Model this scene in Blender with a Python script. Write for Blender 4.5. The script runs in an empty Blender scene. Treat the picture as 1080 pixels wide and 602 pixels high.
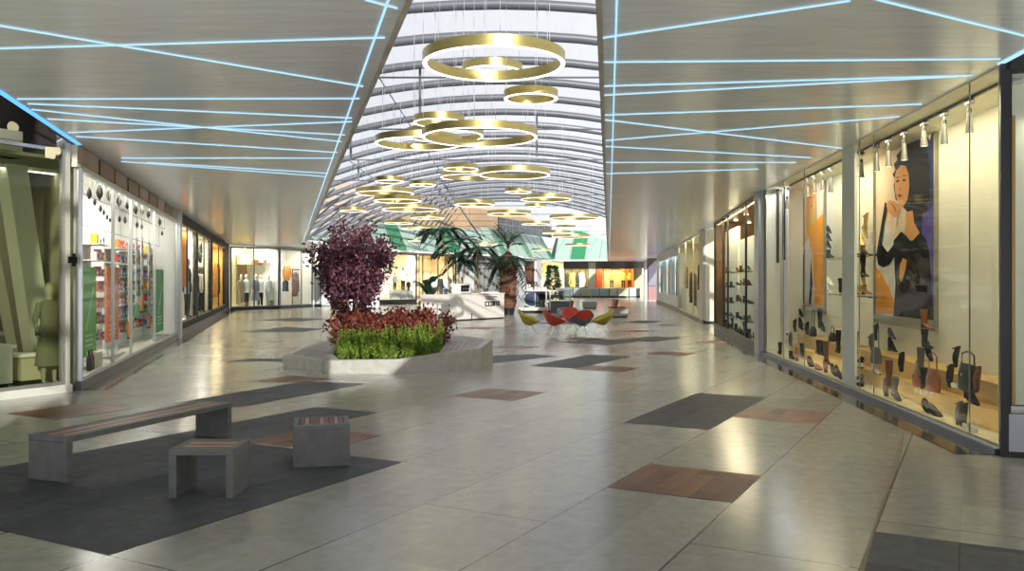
import bpy, bmesh, math, random
from mathutils import Vector, Matrix
random.seed(7)
SC = bpy.context.scene
COL = SC.collection
PI = math.pi
# ---- calibration: level camera at eye height H, focal length F pixels, horizon row YH of the 1080x602 frame
F, YH, H = 900.0, 296.5, 1.70
CEIL = H * 2.245
def FL(u, v):
    Y = H * F / (v - YH); return ((u - 540) / F * Y, Y)
def CL(u, v):
    Y = (CEIL - H) * F / (YH - v); return ((u - 540) / F * Y, Y)

# ------------------------------------------------------------------ materials
MATS = {}
def mat(name, col, rough=.5, metal=0, spec=.5, em=None, es=0, var=0, scale=6, bump=0, stretch=None, alpha=None):
    if name in MATS: return MATS[name]
    m = bpy.data.materials.new(name); m.use_nodes = True
    nt = m.node_tree; b = nt.nodes['Principled BSDF']
    b.inputs['Base Color'].default_value = (*col, 1)
    b.inputs['Roughness'].default_value = rough
    b.inputs['Metallic'].default_value = metal
    b.inputs['Specular IOR Level'].default_value = spec
    if em:
        b.inputs['Emission Color'].default_value = (*em, 1); b.inputs['Emission Strength'].default_value = es
    if var or bump:
        tc = nt.nodes.new('ShaderNodeTexCoord'); mp = nt.nodes.new('ShaderNodeMapping')
        nt.links.new(tc.outputs['Object'], mp.inputs[0])
        if stretch: mp.inputs['Scale'].default_value = stretch
        n = nt.nodes.new('ShaderNodeTexNoise'); n.inputs['Scale'].default_value = scale; n.inputs['Detail'].default_value = 5
        nt.links.new(mp.outputs[0], n.inputs['Vector'])
        if var:
            r = nt.nodes.new('ShaderNodeMapRange'); r.inputs[1].default_value = .3; r.inputs[2].default_value = .7
            r.inputs[3].default_value = 1 - var; r.inputs[4].default_value = 1 + var
            nt.links.new(n.outputs['Fac'], r.inputs[0])
            mx = nt.nodes.new('ShaderNodeVectorMath'); mx.operation = 'SCALE'
            mx.inputs[0].default_value = col; nt.links.new(r.outputs[0], mx.inputs['Scale'])
            nt.links.new(mx.outputs[0], b.inputs['Base Color'])
        if bump:
            bp = nt.nodes.new('ShaderNodeBump'); bp.inputs['Strength'].default_value = bump; bp.inputs['Distance'].default_value = .02
            nt.links.new(n.outputs['Fac'], bp.inputs['Height']); nt.links.new(bp.outputs[0], b.inputs['Normal'])
    MATS[name] = m
    return m
def emis(name, col, s):
    if name in MATS: return MATS[name]
    m = bpy.data.materials.new(name); m.use_nodes = True; nt = m.node_tree
    nt.nodes.clear(); e = nt.nodes.new('ShaderNodeEmission'); o = nt.nodes.new('ShaderNodeOutputMaterial')
    e.inputs[0].default_value = (*col, 1); e.inputs[1].default_value = s
    nt.links.new(e.outputs[0], o.inputs[0]); MATS[name] = m; return m
def glassmat(name, tint=(.95, .97, .95), refl=.05, rough=.01):
    if name in MATS: return MATS[name]
    m = bpy.data.materials.new(name); m.use_nodes = True; nt = m.node_tree; nt.nodes.clear()
    o = nt.nodes.new('ShaderNodeOutputMaterial'); t = nt.nodes.new('ShaderNodeBsdfTransparent'); g = nt.nodes.new('ShaderNodeBsdfGlossy')
    mx = nt.nodes.new('ShaderNodeMixShader'); lw = nt.nodes.new('ShaderNodeLayerWeight'); mr = nt.nodes.new('ShaderNodeMapRange')
    t.inputs[0].default_value = (*tint, 1); g.inputs['Roughness'].default_value = rough; g.inputs[0].default_value = (.9, .9, .9, 1)
    lw.inputs[0].default_value = .25
    mr.inputs[3].default_value = refl*.2; mr.inputs[4].default_value = refl*.9
    nt.links.new(lw.outputs['Fresnel'], mr.inputs[0]); nt.links.new(mr.outputs[0], mx.inputs[0])
    nt.links.new(t.outputs[0], mx.inputs[1]); nt.links.new(g.outputs[0], mx.inputs[2]); nt.links.new(mx.outputs[0], o.inputs[0])
    MATS[name] = m; return m
def membrane(name, col, thru, tl=.6):
    m = bpy.data.materials.new(name); m.use_nodes = True; nt = m.node_tree; nt.nodes.clear()
    o = nt.nodes.new('ShaderNodeOutputMaterial'); t = nt.nodes.new('ShaderNodeBsdfTransparent')
    d = nt.nodes.new('ShaderNodeBsdfDiffuse'); l = nt.nodes.new('ShaderNodeBsdfTranslucent')
    a = nt.nodes.new('ShaderNodeMixShader'); b = nt.nodes.new('ShaderNodeMixShader')
    tc = nt.nodes.new('ShaderNodeTexCoord'); mp = nt.nodes.new('ShaderNodeMapping'); mp.inputs['Scale'].default_value = (9, .25, .25)
    n = nt.nodes.new('ShaderNodeTexNoise'); n.inputs['Scale'].default_value = 2
    r = nt.nodes.new('ShaderNodeMixRGB'); r.inputs[1].default_value = (col[0]*.86, col[1]*.86, col[2]*.87, 1); r.inputs[2].default_value = (*col, 1)
    nt.links.new(tc.outputs['Object'], mp.inputs[0]); nt.links.new(mp.outputs[0], n.inputs['Vector']); nt.links.new(n.outputs['Fac'], r.inputs[0])
    nt.links.new(r.outputs[0], d.inputs[0]); nt.links.new(r.outputs[0], l.inputs[0])
    a.inputs[0].default_value = tl; b.inputs[0].default_value = thru
    nt.links.new(d.outputs[0], a.inputs[1]); nt.links.new(l.outputs[0], a.inputs[2])
    nt.links.new(a.outputs[0], b.inputs[1]); nt.links.new(t.outputs[0], b.inputs[2]); nt.links.new(b.outputs[0], o.inputs[0])
    return m
def leafmat(name, col, col2):
    m = bpy.data.materials.new(name); m.use_nodes = True; nt = m.node_tree; b = nt.nodes['Principled BSDF']
    b.inputs['Roughness'].default_value = .5
    g = nt.nodes.new('ShaderNodeNewGeometry'); mx = nt.nodes.new('ShaderNodeMixRGB')
    mx.inputs[1].default_value = (*col, 1); mx.inputs[2].default_value = (*col2, 1)
    nt.links.new(g.outputs['Random Per Island'], mx.inputs[0]); nt.links.new(mx.outputs[0], b.inputs['Base Color'])
    tl = nt.nodes.new('ShaderNodeBsdfTranslucent'); nt.links.new(mx.outputs[0], tl.inputs[0])
    ms = nt.nodes.new('ShaderNodeMixShader'); ms.inputs[0].default_value = .25
    o = nt.nodes['Material Output']
    nt.links.new(b.outputs[0], ms.inputs[1]); nt.links.new(tl.outputs[0], ms.inputs[2]); nt.links.new(ms.outputs[0], o.inputs[0])
    MATS[name] = m; return m

# ------------------------------------------------------------------ mesh builder
class MB:
    def __init__(s): s.v = []; s.f = []; s.m = []; s.k = 0; s.M = None
    def add(s, vs, fs):
        o = len(s.v)
        if s.M is not None: vs = [tuple(s.M @ Vector(p)) for p in vs]
        s.v += [tuple(p) for p in vs]
        for f in fs: s.f.append(tuple(i + o for i in f)); s.m.append(s.k)
        return s
    def box(s, x0, x1, y0, y1, z0, z1):
        vs = [(x0,y0,z0),(x1,y0,z0),(x1,y1,z0),(x0,y1,z0),(x0,y0,z1),(x1,y0,z1),(x1,y1,z1),(x0,y1,z1)]
        return s.add(vs, [(3,2,1,0),(4,5,6,7),(0,1,5,4),(1,2,6,5),(2,3,7,6),(3,0,4,7)])
    def poly(s, pts): return s.add(pts, [tuple(range(len(pts)))])
    def prism(s, poly, z0, z1):
        n = len(poly); vs = [(x, y, z0) for x, y in poly] + [(x, y, z1) for x, y in poly]
        return s.add(vs, [tuple(range(n))[::-1], tuple(range(n, 2*n))] + [(i, (i+1) % n, n+(i+1) % n, n+i) for i in range(n)])
    def loft(s, rings, cap=True, closed=False):
        n = len(rings[0]); vs = [p for r in rings for p in r]; fs = []
        R = len(rings)
        for k in range(R if closed else R - 1):
            a, b = k*n, ((k+1) % R)*n
            for i in range(n): j = (i+1) % n; fs.append((a+i, a+j, b+j, b+i))
        if cap and not closed: fs.append(tuple(range(n))[::-1]); fs.append(tuple(range((R-1)*n, R*n)))
        return s.add(vs, fs)
    def tube(s, pts, r, n=8, closed=False):
        pts = [Vector(p) for p in pts]; rings = []; N = len(pts)
        rr = r if isinstance(r, (list, tuple)) else [r]*N
        for i, p in enumerate(pts):
            if closed: t = pts[(i+1) % N] - pts[i-1]
            else: t = pts[min(i+1, N-1)] - pts[max(i-1, 0)]
            t = t.normalized() if t.length > 1e-9 else Vector((0,0,1))
            up = Vector((0,0,1)) if abs(t.z) < .95 else Vector((1,0,0))
            a = t.cross(up).normalized(); b = a.cross(t).normalized()
            rings.append([p + a*math.cos(2*PI*k/n)*rr[i] + b*math.sin(2*PI*k/n)*rr[i] for k in range(n)])
        return s.loft(rings, closed=closed)
    def lathe(s, prof, n=20, c=(0,0,0), sx=1, sy=1):
        rings = [[(c[0]+r*sx*math.cos(2*PI*k/n), c[1]+r*sy*math.sin(2*PI*k/n), c[2]+z) for k in range(n)] for r, z in prof]
        return s.loft(rings)
    def ell(s, c, rx, ry, rz, n=12, m=8):
        return s.lathe([(max(1e-4, math.sin(PI*i/m)), -math.cos(PI*i/m)*rz) for i in range(m+1)], n, c, rx, ry)
    def build(s, name, mats, parent=None, loc=(0,0,0), rot=0, smooth=False, bevel=0, tilt=None):
        me = bpy.data.meshes.new(name); me.from_pydata(s.v, [], s.f)
        if not isinstance(mats, (list, tuple)): mats = [mats]
        for m in mats: me.materials.append(m)
        for p, k in zip(me.polygons, s.m): p.material_index = min(k, len(mats)-1); p.use_smooth = smooth
        me.update()
        bm = bmesh.new(); bm.from_mesh(me); bmesh.ops.recalc_face_normals(bm, faces=bm.faces); bm.to_mesh(me); bm.free()
        if smooth:
            try: me.set_sharp_from_angle(angle=math.radians(50))
            except Exception: pass
        o = bpy.data.objects.new(name, me); COL.objects.link(o)
        o.location = loc; o.rotation_euler = (0, 0, rot)
        if tilt: o.rotation_euler = tilt
        if parent: o.parent = parent
        if bevel:
            b = o.modifiers.new('bevel', 'BEVEL'); b.width = bevel; b.segments = 2; b.limit_method = 'ANGLE'
        return o
def thing(name, label, cat, loc=(0,0,0), rot=0, group=None):
    o = bpy.data.objects.new(name, None); COL.objects.link(o); o.empty_display_size = .1
    o.location = loc; o.rotation_euler = (0, 0, rot); return tag(o, label, cat, group)
def tag(o, label, cat, group=None, kind=None):
    o['label'] = label; o['category'] = cat
    if group: o['group'] = group
    if kind: o['kind'] = kind
    return o
def struct(o): o['kind'] = 'structure'; return o
def dup(root, loc, rot, label, group=None):
    r = root.copy(); COL.objects.link(r); r.location = loc; r.rotation_euler = (0, 0, rot) if not isinstance(rot, tuple) else rot
    r['label'] = label
    if group: r['group'] = group
    for ch in list(root.children):
        c = ch.copy(); COL.objects.link(c); c.parent = r
        for g in list(ch.children):
            d = g.copy(); COL.objects.link(d); d.parent = c
    return r
ORD = ['first','second','third','fourth','fifth','sixth','seventh','eighth','ninth','tenth','eleventh','twelfth','thirteenth','fourteenth','fifteenth','sixteenth','seventeenth','eighteenth','nineteenth','twentieth']

# a wall seen from the walkway: origin at its left end A, x to the right along it, y into the shop, z up
class Wall:
    def __init__(s, A, B):
        s.A = Vector((A[0], A[1], 0)); s.B = Vector((B[0], B[1], 0)); d = s.B - s.A
        s.L = d.length; s.ang = math.atan2(d.y, d.x); s.d = d.normalized(); s.n = Vector((-s.d.y, s.d.x, 0))
        s.M = Matrix.Translation(s.A) @ Matrix.Rotation(s.ang, 4, 'Z')
    def pt(s, x, y, z=0): return s.M @ Vector((x, y, z))
    def px(s, u, v, y=0):
        o = Vector((0, 0, H)); r = Vector(((u-540)/F, 1, (YH-v)/F))
        q = s.A + s.n*y; t = (q - o).dot(s.n) / r.dot(s.n)
        p = o + r*t; return ((p - s.A).dot(s.d), p.z)
    def x(s, u, y=0): return s.px(u, YH, y)[0]
    def put(s, mb, name, mats, parent=None, **k):
        return mb.build(name, mats, parent, loc=s.A, rot=s.ang, **k) if parent is None else mb.build(name, mats, parent, **k)

# common materials
M_gold = mat('brushed_brass', (.50,.41,.15), .33, 1, var=.12, scale=3, stretch=(1,1,8))
M_steel = mat('painted_steel', (.13,.14,.16), .4, .2)
M_dark = mat('dark_bronze', (.018,.017,.016), .35, .1)
M_alu = mat('aluminium', (.55,.56,.57), .3, .8)
M_black = mat('black_leather', (.010,.010,.011), .45, spec=.25)
M_brown = mat('brown_leather', (.16,.05,.02), .4)
M_white = mat('white_paint', (.82,.82,.80), .5)
M_cream = mat('cream_paint', (.76,.70,.50), .6)
M_chrome = mat('chrome', (.7,.7,.7), .12, 1)
M_glass = glassmat('shop_glass')
M_tglass = glassmat('tinted_glass', (.84,.87,.77), .08)
M_clear = glassmat('clear_acrylic', (.9,.95,.93), .08)
M_concrete = mat('cast_concrete', (.32,.32,.30), .6, var=.12, scale=14, bump=.05)
# ------------------------------------------------------------------ floor
TH = math.atan(485/900); MOD = 1.033
def GA(a, b): return (a*math.sin(TH) + b*math.cos(TH), a*math.cos(TH) - b*math.sin(TH))
def floormat(name, c1, c2, mortar, bw, rh, ms, rough, c3=None, bias=0.0, loc=(-3.47,-.583,0), var=.1, off=.37, spec=.5):
    m = bpy.data.materials.new(name); m.use_nodes = True; nt = m.node_tree; b = nt.nodes['Principled BSDF']
    tc = nt.nodes.new('ShaderNodeTexCoord'); mp = nt.nodes.new('ShaderNodeMapping')
    mp.inputs['Rotation'].default_value = (0, 0, TH - PI/2); mp.inputs['Location'].default_value = loc
    nt.links.new(tc.outputs['Object'], mp.inputs[0])
    br = nt.nodes.new('ShaderNodeTexBrick'); br.offset = off; br.squash = 1
    for k, val in (('Color1', c1), ('Color2', c2), ('Mortar', mortar)): br.inputs[k].default_value = (*val, 1)
    br.inputs['Scale'].default_value = 1; br.inputs['Mortar Size'].default_value = ms; br.inputs['Mortar Smooth'].default_value = .1
    br.inputs['Bias'].default_value = bias; br.inputs['Brick Width'].default_value = bw; br.inputs['Row Height'].default_value = rh
    nt.links.new(mp.outputs[0], br.inputs['Vector'])
    b2 = nt.nodes.new('ShaderNodeTexBrick'); b2.offset = .5
    b2.inputs['Color1'].default_value = (.86,.86,.86,1); b2.inputs['Color2'].default_value = (1.06,1.06,1.05,1); b2.inputs['Mortar'].default_value = (.9,.9,.9,1)
    b2.inputs['Scale'].default_value = 1; b2.inputs['Mortar Size'].default_value = .002; b2.inputs['Brick Width'].default_value = bw/2; b2.inputs['Row Height'].default_value = rh/2
    nt.links.new(mp.outputs[0], b2.inputs['Vector'])
    n = nt.nodes.new('ShaderNodeTexNoise'); n.inputs['Scale'].default_value = 7; n.inputs['Detail'].default_value = 10; n.inputs['Roughness'].default_value = .7
    nt.links.new(mp.outputs[0], n.inputs['Vector'])
    r = nt.nodes.new('ShaderNodeMapRange'); r.inputs[1].default_value = .25; r.inputs[2].default_value = .75; r.inputs[3].default_value = 1-var; r.inputs[4].default_value = 1+var
    nt.links.new(n.outputs['Fac'], r.inputs[0])
    mx = nt.nodes.new('ShaderNodeMixRGB'); mx.blend_type = 'MULTIPLY'; mx.inputs[0].default_value = 1
    nt.links.new(br.outputs['Color'], mx.inputs[1]); nt.links.new(b2.outputs['Color'], mx.inputs[2])
    sc = nt.nodes.new('ShaderNodeVectorMath'); sc.operation = 'SCALE'
    nt.links.new(mx.outputs[0], sc.inputs[0]); nt.links.new(r.outputs[0], sc.inputs['Scale'])
    nt.links.new(sc.outputs[0], b.inputs['Base Color'])
    rr = nt.nodes.new('ShaderNodeMapRange'); rr.inputs[3].default_value = rough*.95; rr.inputs[4].default_value = rough*1.05
    nt.links.new(n.outputs['Fac'], rr.inputs[0]); nt.links.new(rr.outputs[0], b.inputs['Roughness'])
    b.inputs['Specular IOR Level'].default_value = spec
    return m
M_tile = floormat('stone_tile', (.325,.318,.275), (.365,.357,.31), (.10,.095,.085), 3.1, MOD, .008, .20, var=.2, spec=.4)
M_slate = floormat('slate_tile', (.075,.080,.084), (.11,.116,.12), (.05,.05,.05), 1.033, MOD/2, .004, .6, var=.35, spec=.15)
M_plank = floormat('wood_tile', (.12,.05,.03), (.26,.13,.08), (.05,.025,.015), 1.1, .172, .002, .42, var=.2, off=.43, spec=.25)
M_granite = mat('polished_granite', (.05,.045,.04), .10, var=.2, scale=30)
fb = MB()
fb.poly([(-40,-10,0),(30,-10,0),(30,110,0),(-40,110,0)])
def cell(k, n0, n1, m0, m1):
    fb.k = k
    q = [GA(3.47 + MOD*m, -.583 - MOD*n) for n, m in ((n0,m0),(n0,m1),(n1,m1),(n1,m0))]
    fb.poly([(x, y, .002) for x, y in q])
D, B_ = 1, 2
for c in [(D,4,7,0,3),(D,6,7,3,5.25),(B_,5,6,3.05,4.0),(B_,1,2,3,4),(B_,1,2,7,8),(D,2,3,6,9),(D,-3,0,-2,2.71),
          (B_,5,6,7,8),(B_,5,6,11.2,12.1),(D,6,7,11.4,14.3),(B_,9,10,3,4),(B_,10,11,1.6,2.6)]: cell(*c)
def pxpatch(k, pts):
    fb.k = k; fb.poly([(*FL(u, v), .002) for u, v in pts])
# patches further off, by their corners on the floor
for k, p in [(D,[(185,424.7),(253,429.5),(386,404.7),(322,402)]), (B_,[(263,402.5),(305,396.5),(352,399),(318,403)]),
             (D,[(238,381.5),(262,378),(299,378),(299,381)]), (D,[(519,375),(560,373.5),(588,375.5),(519,383)]),
             (B_,[(520,366),(537,364.5),(570,365.5),(550,368)]), (B_,[(678,373),(694,370.5),(735,372),(720,375)]),
             (D,[(590,361),(628,357),(672,360.5),(640,364)]), (D,[(640,359),(690,354.5),(722,356),(690,360.5)]),
             (B_,[(592,357.5),(612,355.5),(640,357),(618,359)]), (B_,[(650,349.5),(668,348),(690,349),(672,350.5)]),
             (B_,[(733,361),(750,359),(785,360.5),(770,362.5)]), (D,[(655,340),(675,338),(700,338.8),(680,341)]),
             (B_,[(692,343),(705,341.8),(722,342.6),(708,344)]), (D,[(250,350),(300,345),(345,346.5),(320,350)]),
             (D,[(560,341),(600,338.5),(640,339.5),(600,342)]), (D,[(270,338),(310,335),(345,336),(318,339)]),
             (B_,[(480,346),(500,344.5),(530,345.5),(512,347.5)])]: pxpatch(k, p)
# dark polished granite margin along the shop fronts, and the bent expansion joint
def strip(pts, w0, k):
    fb.k = k
    for (a, b) in zip(pts, pts[1:]):
        d = (Vector((*b,0)) - Vector((*a,0))).normalized(); n = Vector((d.y, -d.x, 0))*w0
        fb.poly([(a[0],a[1],.003),(b[0],b[1],.003),(b[0]+n.x,b[1]+n.y,.003),(a[0]+n.x,a[1]+n.y,.003)])
RA, RB, RC = (4.77,8.34), (5.93,20.54), (7.34,30.9)
strip([RA, RB, RC][::-1], .42, 3)
strip([(7.73,34.4),(9.5,48.6),(11.9,70.2)][::-1], .35, 3)
LA, LB = (-6.73,13.25), (-16.4,49.4)
strip([LA, LB], .42, 3)
fb.k = 4
jp = [FL(952,458), FL(946,490), FL(938,513), FL(921,560), FL(909,604)]
for a, b in zip(jp, jp[1:]): fb.poly([(a[0]-.012,a[1],.003),(a[0]+.012,a[1],.003),(b[0]+.012,b[1],.003),(b[0]-.012,b[1],.003)])
struct(fb.build('floor', [M_tile, M_slate, M_plank, M_granite, mat('joint_sealant', (.17,.13,.08), .6)]))

# ------------------------------------------------------------------ ceiling, opening, glazed vault
M_ceil = mat('brushed_ceiling', (.85,.895,.93), .2, spec=.8, var=.08, scale=2.2, stretch=(.8,6,1))
AP = (.22,2.63); OB = (-11.1,45.9); OC = (-8,61.5); OD = (-.5,74.5); OE = (5,89); OF_ = (9.94,88.6)
def LW(Y): return -6.73 + .2675*(13.25 - Y)
def RW(Y): return 4.77 + .0951*(Y - 8.34)
cz0, cz1 = CEIL, CEIL + .12
c = MB()
c.prism([(LW(-6),-6),(.2,-6),AP,OB,(-16.7,49.3),(LW(13.25),13.25)], cz0, cz1)
struct(c.build('ceiling', M_ceil))
c = MB(); c.prism([OB,OC,(-6.5,65),(-15,58.5),(-14.6,52.6),(-16.7,49.3)], cz0, cz1); c.prism([OC,OD,(.8,76.5),(-6.5,65)], cz0, cz1); c.prism([OD,OE,(5.5,92),(.8,76.5)], cz0, cz1)
struct(c.build('ceiling_back', M_ceil))
c = MB(); c.prism([(.2,-6),(RW(-6),-6),RA,(6.2,20.5),(7.6,31),(9,34.4),(9.8,48.6),(12.2,70.2),(15.5,92),(5.5,92),OE,OF_,AP], cz0, cz1)
struct(c.build('ceiling_right', M_ceil))
# edge trims of the opening
M_trim = mat('edge_trim', (.48,.45,.38), .4, .1, var=.3, scale=2)
for i, (a, b) in enumerate([(AP,OB),(OB,OC),(OC,OD),(OD,OE),(OF_,AP)]):
    d = (Vector((*b,0))-Vector((*a,0))); L = d.length; t = MB(); t.box(0, L, -.02, .03, 0, .13)
    struct(t.build(f'trim_{i+1}', M_trim if i in (0,4) else M_white, loc=(a[0],a[1],cz0-.02), rot=math.atan2(d.y,d.x)))
# light lines in the ceiling
M_led = emis('led_line', (.45,.76,1.0), .95)
M_led2 = emis('led_edge_blue', (.10,.35,1.0), 1.6)
def led(p, q, label, w=.0095, m=None, name='light_strip'):
    a, b = Vector((*p,0)), Vector((*q,0)); d = b - a; t = MB(); t.box(0, d.length, -w/2, w/2, -.012, 0)
    o = t.build(name, m or M_led, loc=(a.x,a.y,cz0-.001), rot=math.atan2(d.y,d.x))
    tag(o, label, 'light', 'light lines in the ceiling')
leftl = [((0,26.5),(383,90.6)),((0,50.6),(406,39)),((385,-1),(419,8)),((18,104),(379,103.5)),((29,109),(371,124)),((33,115),(360,149)),((50,125),(364,142)),((72,139.5),(371,128)),((80,143.5),(356,160.5)),((128,166.5),(352,166.5)),((155,171),(346,182.5)),((128,170),(344,186))]
lw_ = ['steep diagonal one from the near left corner to the opening','long straight one crossing behind the nearest diagonal','short one cut by the top of the view','straight one over the glass shop end','one starting beside the blue edge, slightly falling','falling one that reaches the opening lowest of three','gently falling middle one of the fan','rising one that crosses the fan','last falling one of the fan','faint straight one over the pharmacy middle','faint falling one over the pharmacy end','faintest and farthest one']
for (p, q), w in zip(leftl, lw_): led(CL(*p), CL(*q), f'left ceiling light line, {w}')
rightl = [((634,39.6),(897,0)),((915,-3.5),(1080,37)),((636,65),(1055,61.7)),((636,90.4),(1026,79)),((636,100),(1010,80)),((636,121),(972,109.6)),((638,126),(888,156)),((638,148),(949,122.5)),((638,154),(855,166)),((639,171),(840,171)),((639,183),(800,178))]
rw_ = ['rising diagonal from the opening to the top of the view','nearest bright one falling to the blue edge','straight one meeting the dark shop corner','upper of two meeting at one point','lower of two meeting at one point','one ending over the woman poster','falling one that crosses another','rising one that crosses another','falling one over the blond poster','faint straight one','faintest and farthest one']
for (p, q), w in zip(rightl, rw_): led(CL(*p), CL(*q), f'right ceiling light line, {w}')
def lerp(a, b, t): return (a[0]+(b[0]-a[0])*t, a[1]+(b[1]-a[1])*t)
o1 = (AP[0]-.16, AP[1]); led(o1, (OB[0]-.16,OB[1]), 'thin light line along the slanting left edge of the roof opening', .014)
led((AP[0]+.14,AP[1]), (OF_[0]+.14,OF_[1]), 'thin light line along the straight right edge of the roof opening', .014)
led((LW(13.2)+.02,13.2), (LW(0)+.02,0), 'blue glowing edge line of the ceiling above the glass shop', .06, M_led2, 'light_strip')
led((RW(8.3)-.02,8.3), (RW(0)-.02,0), 'pale blue edge line of the ceiling beyond the dark shop corner', .05, M_led, 'light_strip')

# vault: steel arches every 2.6 m under a pale translucent skin
ZC = 8.35; XC = -.3; KV = .021
def vz(x): return ZC - KV*(x-XC)**2
XS = [XC - 14.6 + 29.2*i/28 for i in range(29)]
r = MB()
for Y0, Y1 in ((-14, 34), (34, 100)):
    r.k = 1 if Y0 > 0 else 0
    for a, b in zip(XS, XS[1:]): r.poly([(a,Y0,vz(a)+.16),(b,Y0,vz(b)+.16),(b,Y1,vz(b)+.16),(a,Y1,vz(a)+.16)])
ro = r.build('ceiling_skylight', [membrane('roof_skin', (.36,.36,.38), .25, .75), membrane('roof_skin_clear', (.34,.34,.36), .42, .75)], smooth=True); struct(ro)
g = MB()
for i in range(30):
    Y = -5.5 + 2.6*i*1.0 + (.0)
    if Y > 92: break
    g.tube([(x, Y, vz(x)) for x in XS], .13, 8)
    # tie rod and struts
    if i % 2 == 0:
        g.tube([(-12.2, Y, 5.35), (12, Y, 5.35)], .018, 5)
        for xx in (-9.5, -6.4, 3.4, 8.2):
            pass
for i, xx in enumerate((-10.6, -7.6, -4.2, 6.6, 9.4)):
    g.tube([(xx, -6, vz(xx)+.1), (xx, 94, vz(xx)+.1)], .022, 5)
# V struts along the left springing
for i in range(30):
    Y = -5.5 + 2.6*i
    if 20 < Y < 88:
        g.tube([(-12.4, Y, 4.3), (-9.4, Y+1.3, vz(-9.4))], .055, 6); g.tube([(-12.4, Y+2.6, 4.3), (-9.4, Y+1.3, vz(-9.4))], .055, 6)
        if Y > 50: g.tube([(-6.5, Y, 5.0), (-4.4, Y+1.3, vz(-4.4))], .05, 6); g.tube([(-2.5, Y+2.6, 5.2), (-4.4, Y+1.3, vz(-4.4))], .05, 6)
for (u0, v0, v1, Y) in ((370,120,166,30),(443,85,130,26),(566,100,165,34),(378,160,190,40)):
    x = (u0-540)/F*Y; g.tube([(x, Y, H+(YH-v1)/F*Y), (x, Y, vz(x))], .045, 6)
struct(g.build('trim_6', M_steel, smooth=True))

# upper facade over the far shops: sloped green and white glazing, tan wall above it
M_green = mat('green_glazing', (.015,.15,.06), .3); M_mint = mat('mint_glazing', (.22,.33,.27), .3); M_tan = mat('tan_wall', (.36,.25,.14), .7)
M_pale = mat('pale_panel', (.28,.30,.33), .5)
fac = [(-17,47),(-9.8,62),(-1.5,75.5),(4.6,92),(16,93)]
s_ = MB()
for (a, b), zt in zip(zip(fac, fac[1:]), (5.3, 6.3, 6.6, 7.2)):
    d = Vector((b[0]-a[0], b[1]-a[1], 0)); n = Vector((-d.y, d.x, 0)).normalized()*1.8; nn = max(3, int(d.length/1.6))
    for i in range(nn):
        p, q = lerp(a, b, i/nn), lerp(a, b, (i+1)/nn); sh = .5
        s_.k = 0 if i % 4 == 1 else 1
        p2, q2 = lerp(a, b, (i+sh)/nn), lerp(a, b, (i+1+sh)/nn)
        s_.poly([(p[0],p[1],4.05),(q[0],q[1],4.05),(q2[0]+n.x,q2[1]+n.y,zt),(p2[0]+n.x,p2[1]+n.y,zt)])
        s_.k = 2; s_.tube([(p[0],p[1]-.05,4.05),(p2[0]+n.x,p2[1]+n.y-.05,zt)], .06, 5)
struct(s_.build('window_20', [M_green, M_mint, M_alu]))
t = MB()
for (a, b) in zip(fac, fac[1:]):
    d = Vector((b[0]-a[0], b[1]-a[1], 0)); n = Vector((-d.y, d.x, 0)).normalized()*2.4
    t.k = 1 if b[0] > 10 else 0
    t.poly([(a[0]+n.x,a[1]+n.y,3.9),(b[0]+n.x,b[1]+n.y,3.9),(b[0]+n.x,b[1]+n.y,9),(a[0]+n.x,a[1]+n.y,9)])
struct(t.build('wall_upper', [M_tan, M_pale]))
t = MB(); a, b = Vector((-1.2,77.2,0)), Vector((4.2,90.5,0)); dd = b - a
t.box(0, dd.length, -.02, .1, 6.3, 7.5); t.k = 1
for i in range(1, 9): t.box(dd.length*i/9-.05, dd.length*i/9+.05, -.06, .1, 6.3, 7.5)
t.box(0, dd.length, -.07, .1, 6.85, 6.95)
struct(t.build('window_21', [mat('dark_pane', (.02,.02,.025), .15), M_steel], loc=(a.x,a.y,0), rot=math.atan2(dd.y,dd.x)))

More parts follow.
